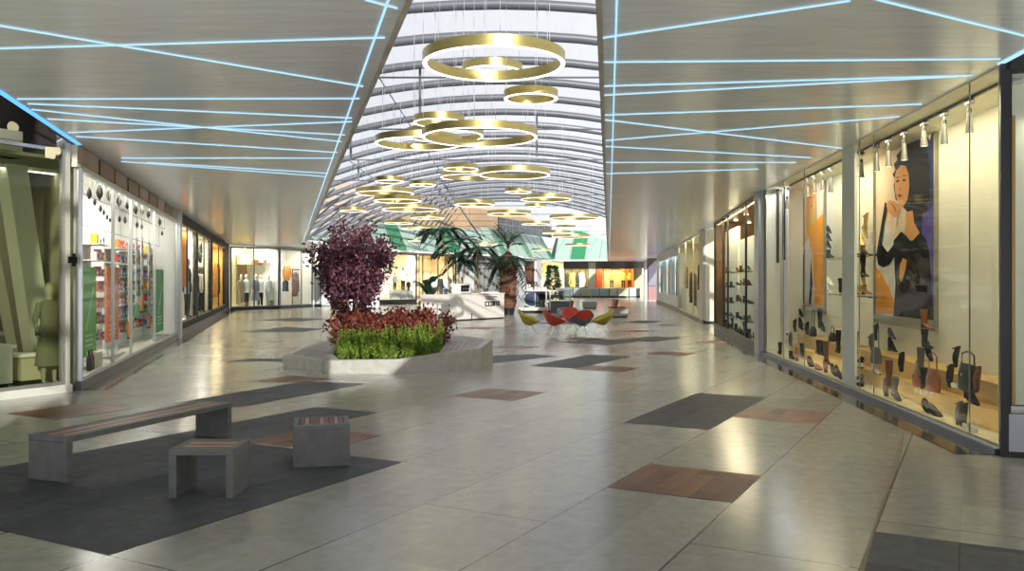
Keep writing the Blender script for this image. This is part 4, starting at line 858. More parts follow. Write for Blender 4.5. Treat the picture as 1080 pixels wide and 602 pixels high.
for t, r_ in ((.3,.42),(.7,.5)):
    b = MB(); b.tube([(xx(1,t)+r_*math.cos(2*PI*k/24), .25, 2.9+r_*.8*math.sin(2*PI*k/24)) for k in range(24)], .05, 6, closed=True)
    tag(b.build('hoop_decoration', M_blk, loc=LBw.A, rot=LBw.ang, smooth=True), f'{"smaller" if r_<.45 else "larger"} black hoop hung high in the middle dark framed window', 'decoration', 'black hoops')
for k in range(6): garment(LBw, xx(2,.1+.16*k), .25, zb+.5+.15*(k % 2), f'gold and brown hanging dress, {ORD[k]} from the pharmacy side in the golden window', [M_gcloth,M_beige,M_gcloth,M_orange,M_gcloth,M_blk][k], .55, 1.6, True, 'dresses of the golden window')

# ------------------------------------------------------------------ L0: glass shop turned outward, dark upper void
L0 = Wall((-11.9,3.8),(-6.80,13.17)); xo = lambda u, y=0: L0.x(u, y); LL = L0.L
gp = [L0.pt(0,0), L0.pt(LL-.06,.03), LBw.pt(.06,.06), LBw.pt(3.25,1.57), LBw.pt(11,1.62), LBw.pt(11,7), L0.pt(0,6.5)]
gp = [(p.x, p.y) for p in gp]
for nm_, z0_, z1_, m_ in (('floor_glass_shop', .04, .08, mat('shop_floor', (.34,.33,.25), .3)), ('ceiling_glass_shop', 3.55, 3.6, mat('shop_soffit', (.20,.20,.14), .6))):
    b = MB(); b.prism(gp, z0_, z1_); struct(b.build(nm_, m_))
for k, nm_ in ((2,'wall_side_glass_shop'),(3,'wall_party_glass_shop'),(4,'wall_end_glass_shop'),(5,'wall_left_glass_shop'),(6,'wall_near_glass_shop')):
    a_, c_ = gp[k], gp[(k+1) % 7]; b = MB(); dv_ = Vector((c_[0]-a_[0], c_[1]-a_[1], 0)); b.box(0, dv_.length, -.02, .02, .08, 3.55); struct(b.build(nm_, M_olive, loc=(a_[0],a_[1],0), rot=math.atan2(dv_.y, dv_.x)))
plinth('baseboard_glass_shop', L0, 0, LL, .12, mat('white_sill', (.66,.66,.58), .4), -.03, .1)
window(14, L0, 0, LL-.12, .12, 3.72, M_alu, M_tglass, [LL-3.2], .05, M_alu, .012)
b = MB(); b.box(LL-.12, LL-.04, -.03, .06, 0, ZT); b.k = 1; b.box(LL-.15, LL-.12, -.02, .05, .1, 3.7); struct(b.build('trim_9', [mat('cream_metal', (.62,.60,.50), .4, .3), M_dark], loc=L0.A, rot=L0.ang))
b = MB(); b.box(0, LL-.55, .35, .6, 3.55, 3.95); struct(b.build('trim_10', mat('cream_fascia', (.72,.68,.50), .6), loc=L0.A, rot=L0.ang))
b = MB(); b.box(-1, LL+.22, .7, .8, 3.6, 7); b.k = 1; b.box(0, LL-.2, .02, 1.2, 3.72, 3.76); struct(b.build('wall_void', [mat('void_dark', (.035,.03,.025), .6), M_tglass], loc=L0.A, rot=L0.ang))
b = MB(); b.box(-.6, 14, .25, .3, 3.95, 7); struct(b.build('wall_void_side', mat('void_dark', (.035,.03,.025), .6), loc=LBw.A, rot=LBw.ang))
ring_b = MB(); 
x, z = L0.px(16, 134, .62); o = thing('round_wall_lamp', 'small round lamp on the dark wall over the glass shop', 'lamp', L0.pt(x, .69, z), L0.ang); b = MB(); b.M = Matrix.Rotation(PI/2, 4, 'X'); b.lathe([(.0001,.0),(.09,.0),(.07,.05),(.0001,.06)], 20); b.build('lamp_shade', emis('dim_globe', (.8,.72,.45), .5), o); b = MB(); b.M = Matrix.Rotation(PI/2, 4, 'X'); b.lathe([(.10,-.01),(.11,.0),(.10,.03),(.09,.0)], 20); b.build('bezel', M_dark, o)
o = thing('hanging_door_sign', 'cream rounded sign fixed at the top corner of the glass shop', 'sign', L0.pt(xo(48,-.07), -.07, 3.3), L0.ang); x0, z1 = L0.px(48,153,-.07); x1, z0 = L0.px(64,169,-.07); b = MB(); wd, hg = x1-x0, z1-z0
b.M = Matrix.Translation((0,0,z0-3.3)) @ Matrix.Rotation(PI/2, 4, 'X')
b.prism([(0,hg*.05),(wd*.5,0),(wd*.62,hg*.1),(wd*.65,hg*.35),(wd*.9,hg*.4),(wd,hg*.55),(wd*.98,hg*.85),(wd*.88,hg),(0,hg*.85)], -.015, .015); b.build('sign_board', mat('sign_cream', (.70,.62,.38), .5), o, bevel=.006)
b = MB(); b.tube([(wd*.5,.0,z1-3.33),(wd*.5,.06,z1-3.33)], .012, 6); b.build('bracket', M_dark, o)
x, z = L0.px(76, 274, -.03); b = MB(); b.box(x-.07,x+.07,-.05,.0,z-.05,z+.05); b.box(x-.02,x+.02,-.09,-.05,z-.10,z+.10); struct(b.build('door_1', M_black, loc=L0.A, rot=L0.ang))
# inside the glass shop
b = MB(); p0, z0 = L0.px(47,408,1.2); p1, z1 = L0.px(14,205,1.2); z0=.08
b.loft([[(px_-.17,1.1,z),(px_+.17,1.1,z),(px_+.17,1.4,z),(px_-.17,1.4,z)] for px_, z in ((p0, z0),(p1, 3.55))]); struct(b.build('wall_slanted_column', mat('column_pale', (.62,.62,.54), .6), loc=L0.A, rot=L0.ang))
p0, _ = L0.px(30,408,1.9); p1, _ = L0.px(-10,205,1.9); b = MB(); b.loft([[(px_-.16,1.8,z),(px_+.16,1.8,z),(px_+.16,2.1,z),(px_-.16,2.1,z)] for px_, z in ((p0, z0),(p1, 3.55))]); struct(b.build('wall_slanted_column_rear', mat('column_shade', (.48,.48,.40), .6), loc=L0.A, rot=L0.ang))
for i, (u, v) in enumerate(((14,177),(42,182))):
    x, z = L0.px(u, v, 1.2); o = thing('ceiling_lamp', f'{["first","second"][i]} flat white lamp under the soffit of the glass shop', 'lamp', L0.pt(x, 1.2, 3.54), L0.ang, 'lamps of the glass shop'); b = MB(); b.box(-.3,.3,-.08,.08,-.06,0); b.build('housing', M_white, o); b = MB(); b.box(-.27,.27,-.06,.06,-.065,-.06); b.build('tube_panel', emis('tube_white', (1,.95,.8), 6), o)
def counter(u0, u1, vt, y, dep, label, m):
    x0, zt = L0.px(u0, vt, y); x1, _ = L0.px(u1, vt, y); o = thing('shop_counter', label, 'counter', L0.pt(x0, y, .08), L0.ang); Lw = x1-x0; zt = max(.35, zt-.08)
    b = MB(); b.box(.04, Lw-.04, .04, dep, .08, zt-.05); b.build('carcass', m, o, bevel=.01); b = MB(); b.box(0, Lw, 0, dep+.04, zt-.05, zt); b.build('top', M_white, o, bevel=.01); b = MB(); b.box(.08, Lw-.08, .08, dep, 0, .08); b.build('kick', M_dark, o)
counter(-25, 18, 366, .5, .5, 'white block counter low behind the glass at the edge of view', M_white)
counter(22, 52, 374, .6, .45, 'long pale counter deep in the glass shop', mat('pale_oak2', (.55,.50,.36), .5))
counter(-14, 22, 352, 2.6, .6, 'olive counter at the back of the glass shop', M_olive)
x, _ = L0.px(52, 390, .4); mannequin(L0, x, .4, .08, 'mannequin in a dark olive long skirt behind the glass shop door', mat('olive_cloth', (.13,.13,.08), .8), mat('olive_cloth', (.13,.13,.08), .8), mat('olive_skin', (.28,.27,.18), .5), skirt=True, h=1.6)
for k, zz in enumerate((1.9, 2.25)):
    b = MB(); b.box(.3, 6.5, -.4, -.03, zz, zz+.04); b.box(.3, 6.5, -.4, -.38, zz+.04, zz+.07)
    tag(b.build('wall_shelf', mat('shelf_olive', (.6,.58,.42), .5), loc=LBw.pt(10.5,1.66), rot=LBw.ang+PI), f'{["lower","upper"][k]} long shelf on the back wall of the glass shop', 'shelf', 'back shelves of the glass shop')
LIGHTS += [(L0, .5, LL-.8, 2.5, 3.48, 130, (1,.95,.72), .0)]
b = MB(); b.prism([(-18,-8),(-1.8,-8),(-7.4,13.6),(-18,16)], 6.5, 6.6); struct(b.build('ceiling_void', mat('void_brown', (.10,.06,.035), .6)))
b = MB(); b.prism([(3.5,-8),(12,-8),(12,8.6),(5.1,8.6)], 4.6, 4.7); struct(b.build('ceiling_void_right', mat('void_brown', (.10,.06,.035), .6)))
# ------------------------------------------------------------------ back fronts, left to right
PB0, PB1, PB2, PB3, PB4, PB5, PB6 = (-16.4,49.4), (-14.3,52.4), (-13.15,56.25), (-7.0,63.5), (0,76), (5.5,91), (16,91)
M_ysh = mat('lamp_yellow', (.80,.66,.25), .6); M_skinm = mat('mannequin_white', (.75,.73,.70), .4)
B1 = Wall(PB0, PB1); B2 = Wall(PB1, PB2); B3 = Wall(PB2, PB3); B4 = Wall(PB3, PB4); B5 = Wall(PB4, PB5); B6 = Wall(PB5, PB6)
def front(nm, n, w, x0, x1, d, mb_, fm, joints, power, col, deck=.15, zt=ZT-.1, mf=None):
    room(nm, w, x0, x1, d, deck, zt, mb_, mb_, mf or M_white, mb_)
    plinth('baseboard_'+nm.replace('wall_', ''), w, x0, x1, deck, M_dark)
    window(n, w, x0, x1, deck, zt, fm, M_glass, joints, .07, fm, .03)
    LIGHTS.append((w, x0+.2, x1-.2, .4, zt-.08, power*.27, col, .3))
b = MB()
front('wall_back_yellow', 22, B1, .12, B1.L, 2.0, mat('yellow_lit', (.84,.78,.50), .6), M_steel, [B1.x(268)], 560, (.98,.97,.95))
b = MB(); x0 = B1.x(252, 1.7); x1 = B1.x(262, 1.7); b.box(x0, x1, 1.85, 1.95, .3, 3.3); tag(b.build('wooden_screen', mat('screen_wood', (.30,.19,.09), .5, var=.3), loc=B1.A, rot=B1.ang), 'brown wooden screen at the back of the yellow lit window', 'screen')
o = thing('beam_lampshade', 'long yellow and rust lampshade hung high in the yellow lit window', 'lamp', B1.pt(B1.x(252,1), 1.0, 3.0), B1.ang); q = B1.x(275,1)-B1.x(252,1)
b = MB(); b.box(0, q*.5, -.15, .15, -.3, .3); b.build('yellow_shade', M_ysh, o, bevel=.02); b = MB(); b.box(q*.5, q, -.15, .15, -.3, .3); b.build('rust_shade', mat('lamp_rust', (.42,.17,.06), .6), o, bevel=.02)
b = MB(); b.tube([(q*.25,0,.3),(q*.25,0,.68)], .02, 6); b.tube([(q*.75,0,.3),(q*.75,0,.68)], .02, 6); b.build('hanger_rods', M_chrome, o)
for i, (u, t, p, lab) in enumerate(((254.5,M_beige,M_beige,'beige coat, nearest the screen'),(262,M_wcloth,M_denim,'white shirt and dark trousers'),(269.5,M_gcl,M_gcl,'grey suit beside the white shirt'),(277,M_wcloth,M_blk,'white top and black trousers'),(283,M_wcloth,M_wcloth,'all white clothes by the steel post'))):
    mannequin(B1, B1.x(u,.4), [.4,.62][i % 2], .16, f'mannequin in {lab}, in the yellow lit window', t, p, M_skinm, 'mannequins of the yellow lit window', 1.95, skirt=(i == 2), arm=0)
for i, u in enumerate((256, 259.5, 286)): b = MB(); x = B1.x(u,.15); b.box(x-.12, x+.12, .08, .2, .15, .42+.06*i); tag(b.build('gift_box', [M_cream, M_tan2, M_gcl][i], loc=B1.A, rot=B1.ang, bevel=.01), ['cream box beside the screen on the white deck','brown box in front of the screen on the white deck','grey box by the steel post on the white deck'][i], 'box')
for i in range(5): b = MB(); x = B1.x(271+4.2*i, .6); b.prism([(x-.18,.55),(x+.18,.55),(x+.18,.58),(x-.18,.58)], 3.0-.15*(i % 2), 3.55); tag(b.build('hanging_card', M_wcloth, loc=B1.A, rot=B1.ang), f'white hanging card, {ORD[i]} from the lampshade in the yellow lit window', 'sign', 'hanging cards')
front('wall_back_white', 23, B2, .06, B2.L, 2.0, mat('white_lit', (.80,.78,.72), .6), M_steel, [B2.x(318)], 330, (1,.96,.9))
garment(B2, B2.x(302.5,.8), .8, 1.75, 'orange jacket hung in the white window beside the steel post', M_orange, .75, .95, True); garment(B2, B2.x(302,.8), .85, 1.05, 'dark blue skirt hung below the orange jacket', M_denim, .7, .7, False)
garment(B2, B2.x(311.5,.8), .8, .7, 'long dark striped dress hung right of the orange jacket', mat('rust_grey_stripes', (.22,.15,.13), .8, var=.7, scale=5), .6, 1.6, True)
for i, (u, m, l) in enumerate(((320.5,M_denim,'dark blue'),(323.5,M_wcloth,'white'),(326,M_denim,'navy'),(328,M_gcl,'grey'))): garment(B2, B2.x(u,.9), .9, .6+.2*(i % 2), f'{l} clothes, {ORD[i]} on the rail behind the purple tree', m, .5, 1.6, True, 'clothes on the rail')
o = thing('clothes_rail', 'steel clothes rail behind the second pane of the white window', 'clothes rail', B2.pt(B2.x(309,.9), .95, .16), B2.ang); q = B2.x(329,.9)-B2.x(309,.9); b = MB(); b.tube([(0,0,2.3),(q,0,2.3)], .03, 8); b.build('rail', M_dark, o); 
for t in (0, q): b = MB(); b.tube([(t,0,0),(t,0,2.3)], .03, 8); b.build('upright', M_dark, o)
q = [(B3.x(u)) for u in (331,339,348,358,399.5,439.5)]
b = MB(); b.box(0, q[0], -.05, .3, 0, ZT); b.box(q[1], q[2], -.05, .3, 0, ZT); b.box(q[3], q[4], -.05, .3, 0, ZT); struct(b.build('wall_back_piers', M_white, loc=B3.A, rot=B3.ang))
front('wall_back_behind_tree', 24, B3, q[0], q[1], 1.6, M_pwhite, M_steel, [], 90, (1,.92,.8))
front('wall_back_gold_strip', 25, B3, q[2], q[3], 1.6, mat('gold_lit', (.80,.62,.28), .6), M_steel, [], 110, (1,.85,.55))
garment(B3, (q[2]+q[3])/2, .8, .8, 'gold dress hung in the narrow window behind the purple tree', M_gcloth, .5, 1.5, True); garment(B3, (q[0]+q[1])/2, .8, .7, 'dark jeans outfit hung in the narrow window left of the white pier', M_denim, .5, 1.6, True)
front('wall_back_studio', 26, B3, q[4], q[5], 3.0, mat('studio_white', (.86,.83,.78), .6), M_dark, [], 420, (1,.93,.83), .3)
for i, (u, m, hh, l) in enumerate(((417,M_gcl,1.35,'grey jacket and bare head, left of two'),(425.5,M_wcloth,1.75,'pale top, the taller of two'))):
    b = MB(); x = B3.x(u,.7); b.box(x-.3, x+.3, .5, 1.0, .3, 1.0); tag(b.build('grey_block', M_concrete, loc=B3.A, rot=B3.ang), f'grey block under the mannequin with the {l.split(",")[0]}', 'plinth', 'grey blocks in the studio window')
    mannequin(B3, x, .75, 1.0, f'mannequin torso with {l}, in the white studio window', m, M_blk, M_dskin, 'studio mannequins', hh)
x = B3.x(430.8,.45); b = MB(); b.box(x-.27, x+.27, .25, .75, .3, 1.0); tag(b.build('grey_block', M_concrete, loc=B3.A, rot=B3.ang), 'grey block carrying the dark mannequin head', 'plinth', 'grey blocks in the studio window')
b = MB(); b.lathe([(.16,0),(.12,.06),(.07,.14),(.08,.22),(.15,.36),(.17,.5),(.12,.64),(.0001,.69)], 16, (0,0,0), 1, 1.15); b.M = Matrix.Translation((0,-.18,.42)); b.ell((0,0,0), .03, .05, .06, 8, 6); o = b.build('display_bust', M_black, loc=B3.pt(x,.45,1.0), smooth=True); tag(o, 'dark mannequin bust on the grey block in the white studio window', 'mannequin')
# B4: behind the palms
q = [B4.x(u) for u in (440.5,481,500,541)]
front('wall_back_gold', 27, B4, .1, q[1], 2.4, mat('gold_back', (.78,.60,.34), .6), M_dark, [B4.x(446), B4.x(462)], 500, (1,.86,.6))
for i, (u, t, p, l) in enumerate(((452,M_beige,M_blk,'beige top'),(465,M_blk,M_denim,'black top'),(470,M_wcloth,M_denim,'white shirt'),(474,M_denim,M_gcl,'dark blue jacket'))): mannequin(B4, B4.x(u,.4), .4, .16, f'mannequin in {l} behind the palms, in the gold window', t, p, M_skinm, 'mannequins of the gold window', 2.1)
b = MB(); b.box(q[1], q[2], 0, .3, 0, ZT); struct(b.build('wall_back_white_pier', mat('soft_white', (.42,.42,.40), .5), loc=B4.A, rot=B4.ang))
b = MB(); b.box(q[2], B4.L, .3, .5, 0, ZT); struct(b.build('wall_back_grey', mat('grey_panel', (.13,.13,.12), .6), loc=B4.A, rot=B4.ang))
b = MB(); n = 9
for i in range(n): x = q[2]+(B4.L-q[2])*i/n; b.box(x, x+.35, .15, .3, 0, 2.8)
b.box(q[2], B4.L, .1, .3, 2.8, 3.0); b.box(q[2], B4.L, .1, .3, 3.3, 3.4); struct(b.build('trim_11', mat('grey_fin', (.20,.20,.19), .6), loc=B4.A, rot=B4.ang))
# B5
q = [B5.x(u) for u in (541.5,552.5,564.5,569.5,593)]
b = MB(); b.box(0, q[1], 0, .3, 0, ZT); b.box(q[2], q[3], -.15, .3, 0, ZT); struct(b.build('wall_back_pier', mat('pier_pale', (.36,.37,.38), .5), loc=B5.A, rot=B5.ang))
front('wall_back_dark', 28, B5, q[1], q[2], 1.0, mat('plum_dark', (.10,.04,.04), .5), M_white, [], 60, (1,.9,.8))
mannequin(B5, (q[1]+q[2])/2-.2, .5, .16, 'tall mannequin in a pale lilac dress before a plum wall', mat('lilac_cloth', (.45,.42,.50), .8), mat('lilac_cloth', (.45,.42,.50), .8), M_tan2, None, 2.7, True)
front('wall_back_cream', 29, B5, q[3], B5.L-.1, 2.5, mat('cream_lit', (.86,.78,.52), .6), M_white, [], 700, (1,.9,.62), .3)
# B6
q = [B6.x(u) for u in (595,620.5,628,636.5,669,677)]
front('wall_back_gold_far', 30, B6, .1, q[1], 3, mat('gold_far', (.60,.52,.26), .6, var=.25, scale=1), M_dark, [B6.x(603)], 480, (1,.9,.55), 1.0, 3.1)
b = MB(); b.box(.0, B6.L, -.1, .5, 3.1, ZT); struct(b.build('wall_back_header', M_dark, loc=B6.A, rot=B6.ang))
b = MB(); b.box(q[1], q[2], -.25, .3, 0, ZT-.1); struct(b.build('wall_back_stone_pier', mat('stone_pier', (.34,.32,.27), .6), loc=B6.A, rot=B6.ang))
for i, (u, m) in enumerate(((598.5,M_blk),(604,M_gcloth),(609,M_blk),(613.5,M_wcloth))): garment(B6, B6.x(u,1), 1, 1.1, f'{["black","gold","dark","white"][i]} clothes hung in the far gold window, {ORD[i]} from the kiosk', m, .6, 1.5, True, 'clothes in the far gold window')
front('wall_back_orange', 31, B6, q[2], q[4], 3, mat('orange_lit', (.95,.50,.14), .6), M_dark, [q[3]], 700, (1,.70,.32), .9, 3.1)
b = MB(); b.box(q[2]+.1, q[3], .9, 1.0, .9, 3.0); tag(b.build('red_banner', mat('deep_red', (.32,.05,.02), .6), loc=B6.A, rot=B6.ang), 'deep red panel at the side of the orange lit window', 'banner')
b = MB(); b.box(q[3]+.1, q[4]-1.0, 1.9, 2.0, .9, 2.9); tag(b.build('lit_panel', mat('panel_peach', (.92,.72,.45), .6), loc=B6.A, rot=B6.ang), 'pale peach backdrop panel of the orange lit window', 'backdrop')
for i, u in enumerate((645.3, 657.3, 663.8)):
    mannequin(B6, B6.x(u,1), 1, .92, f'mannequin in orange jacket and dark trousers, {["apart on the side of the red panel","middle one of the three","nearest the stone pier"][i]}', mat('amber_cloth', (.75,.30,.06), .8), M_blk, M_dskin, 'mannequins of the orange window', 2.0, arm=.4)
b = MB(); b.box(q[4], q[5], .0, .3, 0, ZT-.2); struct(b.build('wall_back_bronze', mat('bronze_panel', (.16,.12,.05), .4), loc=B6.A, rot=B6.ang))
b = MB(); xa_, xb_ = B6.x(678.3,-4), B6.x(686.2,-4); b.box(xa_, xb_, -5, -4.4, 0, ZT); struct(b.build('wall_back_cream_pier', mat('cream_pier', (.38,.36,.31), .6), loc=B6.A, rot=B6.ang))
B7 = Wall((12.6,80),(12.9,70.5)); 
W7 = Wall((12.45,78.5),(14.4,78.5)); b = MB(); b.box(0,1.9,.2,.3,0,ZT); struct(b.build('wall_far_corner', mat('plum_deep', (.03,.014,.014), .5), loc=W7.A, rot=W7.ang)); b = MB(); b.box(.1, .85, .08, .17, 1.3, 3.1); b.k = 1; b.box(.1, .85, .08, .17, .0, 1.2); tag(b.build('corner_poster', [mat('print_violet', (.03,.025,.06), .5), mat('print_wine', (.07,.012,.012), .5)], loc=W7.A, rot=W7.ang), 'violet and crimson poster in the far corner past the cream pier', 'poster')
# low display counters along the far right fronts
xs = [B6.x(u,-3) for u in (592,605,613,624,633,643,652,664,676)]
ccol = [M_steel, M_gcl, M_olive, M_pale, M_gcl, M_olive, M_beige, M_gcl]
for i in range(8):
    L = xs[i+1]-xs[i]-.08; o = thing('display_counter', f'low glazed display counter before the far fronts, {ORD[i]} from the kiosk', 'counter', B6.pt(xs[i], -3, 0), B6.ang, 'low counters')
    b = MB(); b.box(0, L, 0, .7, 0, .2); b.build('base', M_dark, o); b = MB(); b.box(.02, L-.02, .04, .68, .2, .95); b.build('carcass', ccol[i], o); b = MB(); b.box(0, L, -.02, .72, .95, 1.0); b.build('top', M_alu, o)
    b = MB(); b.box(.05, L-.05, .0, .03, .25, .9); b.build('glass_front', M_clear, o)
# ------------------------------------------------------------------ foreground benches
M_slat1 = mat('slat_brown', (.17,.065,.035), .45, var=.3, scale=6, stretch=(1,8,8)); M_slat2 = mat('slat_pale', (.36,.24,.17), .45, var=.2, scale=6, stretch=(1,8,8))
def bench(label, cx, cy, ang, L, D, hgt=.385, th=.062, ns=9, name='bench'):
    o = thing(name, label, 'bench', (cx, cy, 0), ang)
    for s in (-1, 1):
        b = MB(); x = s*(L/2-th/2); b.box(x-th/2, x+th/2, -D/2, D/2, 0, hgt-.05); b.build('leg', M_concrete2, o, bevel=.006)
    b = MB(); b.box(-L/2, L/2, -D/2, -D/2+.05, hgt-.05, hgt); b.box(-L/2, L/2, D/2-.05, D/2, hgt-.05, hgt); b.box(-L/2, -L/2+th, -D/2+.05, D/2-.05, hgt-.05, hgt); b.box(L/2-th, L/2, -D/2+.05, D/2-.05, hgt-.05, hgt)
    b.build('seat_frame', M_concrete2, o, bevel=.005)
    w_ = (D-.11)/ns
    for i in range(ns):
        b = MB(); y = -D/2+.055+w_*i; b.box(-L/2+th, L/2-th, y, y+w_-.006, hgt-.03, hgt-.002); b.build('slat', [M_slat1, M_slat2, M_slat1][(i*7) % 3 if ns > 6 else i % 2], o, bevel=.002)
    return o
M_concrete2 = mat('bench_concrete', (.155,.155,.148), .6, var=.14, scale=10, bump=.04)
dv = Vector((.71, 2.07)); an = math.atan2(dv.y, dv.x)
bench('long concrete bench with brown timber slats', -3.60, 8.30, an, 2.19, .43, ns=7)
bench('short concrete bench with two side legs, in front of the long bench', -2.435, 6.90, 0, .51, .45, ns=5)
bench('concrete stool showing its closed side, standing nearest the planter', -1.80, 8.06, math.radians(13)+PI/2, .50, .51, ns=9, name='stool')

# ------------------------------------------------------------------ planter with tree and shrubs
out = [(-4.48,16.7,.27),(-3.51,15.8,.235),(-2.08,15.6,.27),(-.60,16.6,.40),(-.40,17.7,.50),(-.74,18.3,.50),(-1.65,19.8,.50),(-3.0,20.7,.42),(-4.6,20.2,.28)]
inn = [(-3.55,16.95,.27),(-3.25,16.02,.24),(-2.1,15.84,.27),(-1.4,16.35,.34),(-1.36,17.4,.44),(-1.45,18.0,.46),(-1.9,18.9,.47),(-2.9,19.4,.40),(-3.75,18.7,.30)]
cxp, cyp = -2.4, 17.8
o = thing('planter', 'faceted concrete planter bench with timber top round a purple tree', 'planter', (cxp, cyp, 0))
n = len(out); lc = lambda p, z=None: (p[0]-cxp, p[1]-cyp, p[2] if z is None else z)
M_pconc = mat('planter_concrete', (.44,.43,.39), .65, var=.12, scale=9, bump=.05)
def inset(p, q, t): return (p[0]+(q[0]-p[0])*t, p[1]+(q[1]-p[1])*t, p[2]+(q[2]-p[2])*t)
for i in range(n):
    a, c_ = out[i], out[(i+1) % n]; a, c_ = (inset(a, c_, .008) if i in (1, 3) else a), (inset(c_, a, .008) if (i+1) % n in (1, 3) else c_)
    ia, ic = inset(a, inn[i], .16), inset(c_, inn[(i+1) % n], .16)
    b = MB(); b.add([lc(a,0), lc(c_,0), lc(ic,0), lc(ia,0), lc(a), lc(c_), lc(ic), lc(ia)], [(3,2,1,0),(4,5,6,7),(0,1,5,4),(1,2,6,5),(2,3,7,6),(3,0,4,7)]); b.build('side_panel', M_pconc, o)
    if i in (1, 2):
        m_ = M_pconc
    ns = 7
    b = MB()
    for k in range(ns):
        t0, t1 = .17+.83*k/ns, .17+.83*(k+.93)/ns
        q = [inset(out[i], inn[i], t0), inset(out[(i+1)%n], inn[(i+1)%n], t0), inset(out[(i+1)%n], inn[(i+1)%n], t1), inset(out[i], inn[i], t1)]
        b.add([lc(x, x[2]-.03) for x in q] + [lc(x, x[2]-.004) for x in q], [(3,2,1,0),(4,5,6,7),(0,1,5,4),(1,2,6,5),(2,3,7,6),(3,0,4,7)])
    b.build('timber_top', mat('weathered_timber', (.30,.27,.25), .6, var=.2, scale=5), o)
b = MB(); b.poly([lc(p, .20) for p in inn]); b.build('soil', mat('soil', (.04,.028,.02), .9, var=.4, scale=20), o)
# leaves
def leaf(mb, p, d, up, L, W):
    d = Vector(d).normalized(); s = d.cross(Vector(up)); s = s.normalized() if s.length > 1e-4 else Vector((1,0,0)); nn = s.cross(d)
    p = Vector(p); m = p + d*L*.5
    mb.add([p, m + s*W*.5 + nn*W*.12, p + d*L, m - s*W*.5 + nn*W*.12], [(0,1,2,3)])
def rnd(s=1): return Vector((random.gauss(0,s), random.gauss(0,s), random.gauss(0,s)))
Mp = leafmat('purple_leaf', (.040,.010,.022), (.24,.085,.12)); Mr = leafmat('red_leaf', (.07,.012,.008), (.30,.075,.045)); Mg = leafmat('green_leaf', (.03,.11,.006), (.38,.56,.06))
tx, ty = -3.38, 18.0
o = thing('purple_tree', 'small vase shaped tree with dark purple leaves in the planter', 'tree', (tx, ty, .2))
tr = MB(); lf = MB()
for i in range(34):
    a = 2*PI*i/34*3.0 + random.uniform(-.3,.3); sp = [.95, .72, .36][i % 3]*random.uniform(.8,1.05); hh = [1.95, 2.45, 2.72][i % 3]*random.uniform(.86,1.04)
    if i % 3 == 0: hh = random.uniform(1.35, 2.5); sp = random.uniform(.6,.92)
    tip = Vector((math.cos(a)*sp, math.sin(a)*sp*.9, hh)); b0 = Vector((random.uniform(-.08,.08), random.uniform(-.08,.08), 0))
    m1 = b0.lerp(tip, .35) + Vector((-math.cos(a)*sp*.12, -math.sin(a)*sp*.12, .0)); m2 = b0.lerp(tip, .7) + Vector((0,0,-.03))
    tr.tube([b0, m1, m2, tip], [.018,.013,.008,.003], 6)
    pts = [b0, m1, m2, tip]
    for k in range(190):
        t = random.uniform(.36, 1.0)**.8*3; j = min(int(t), 2); c_ = pts[j].lerp(pts[j+1], t-j) + rnd(.075)
        if c_.z < .8: continue
        dd = rnd(.6) + Vector((math.cos(a)*.5, math.sin(a)*.5, .25)); leaf(lf, c_, dd, rnd(), random.uniform(.075,.12), random.uniform(.045,.07))
tr.build('trunk', mat('tree_bark', (.30,.22,.17), .8), o, smooth=True); lf.build('foliage', Mp, o)
def inpoly(x, y, P):
    c_ = False
    for (x1, y1, *_), (x2, y2, *_) in zip(P, P[1:]+P[:1]):
        if (y1 > y) != (y2 > y) and x < (x2-x1)*(y-y1)/(y2-y1)+x1: c_ = not c_
    return c_
o = thing('red_shrubs', 'dense red leaved shrubs under the purple tree', 'shrub', (-2.6,17.3,.2)); o['kind'] = 'stuff'; lf = MB(); st = MB()
for i in range(120):
    while True:
        x, y = random.uniform(-3.75,-1.4), random.uniform(16.5,18.9)
        if inpoly(x, y, inn) and y > 16.55: break
    hh = random.uniform(.6,.92); lean = Vector((random.uniform(-.25,.25), random.uniform(-.25,.25), hh)); b0 = Vector((x+2.6, y-17.3, 0))
    st.tube([b0, b0+lean*.5, b0+lean], [.008,.006,.003], 5)
    for k in range(64):
        p = b0 + lean*random.uniform(.35,1.0) + rnd(.06); leaf(lf, p, rnd(.6)+Vector((0,-.1,.35)), rnd(), random.uniform(.08,.13), random.uniform(.045,.07))
st.build('stems', mat('red_stem', (.16,.05,.03), .7), o); l_ = lf.build('foliage', Mr, o)
o = thing('green_shrubs', 'bright green upright shrubs along the front rim of the planter', 'shrub', (-2.3,16.3,.2)); o['kind'] = 'stuff'; lf = MB(); st = MB()
for i in range(260):
    while True:
        x, y = random.uniform(-3.4,-1.3), random.uniform(15.85,17.2)
        if inpoly(x, y, inn) and y < 16.75 + max(0, (x+2.0)*1.0): break
    tall = .46 + .16*((x+3.4)/2.1); hh = random.uniform(.6,1.2)*tall; lean = Vector((random.uniform(-.12,.12), random.uniform(-.16,.08), hh)); b0 = Vector((x+2.3, y-16.3, 0))
    st.tube([b0, b0+lean], [.005,.002], 4)
    for k in range(int(34+30*hh)):
        t = random.uniform(.08,1.02); a = random.uniform(0, 2*PI); p = b0 + lean*t
        leaf(lf, p, Vector((math.cos(a), math.sin(a), .9+.6*t)), rnd(), random.uniform(.05,.085)*(1.1-.4*t), .016)
st.build('stems', mat('green_stem', (.10,.14,.03), .7), o); lf.build('foliage', Mg, o)

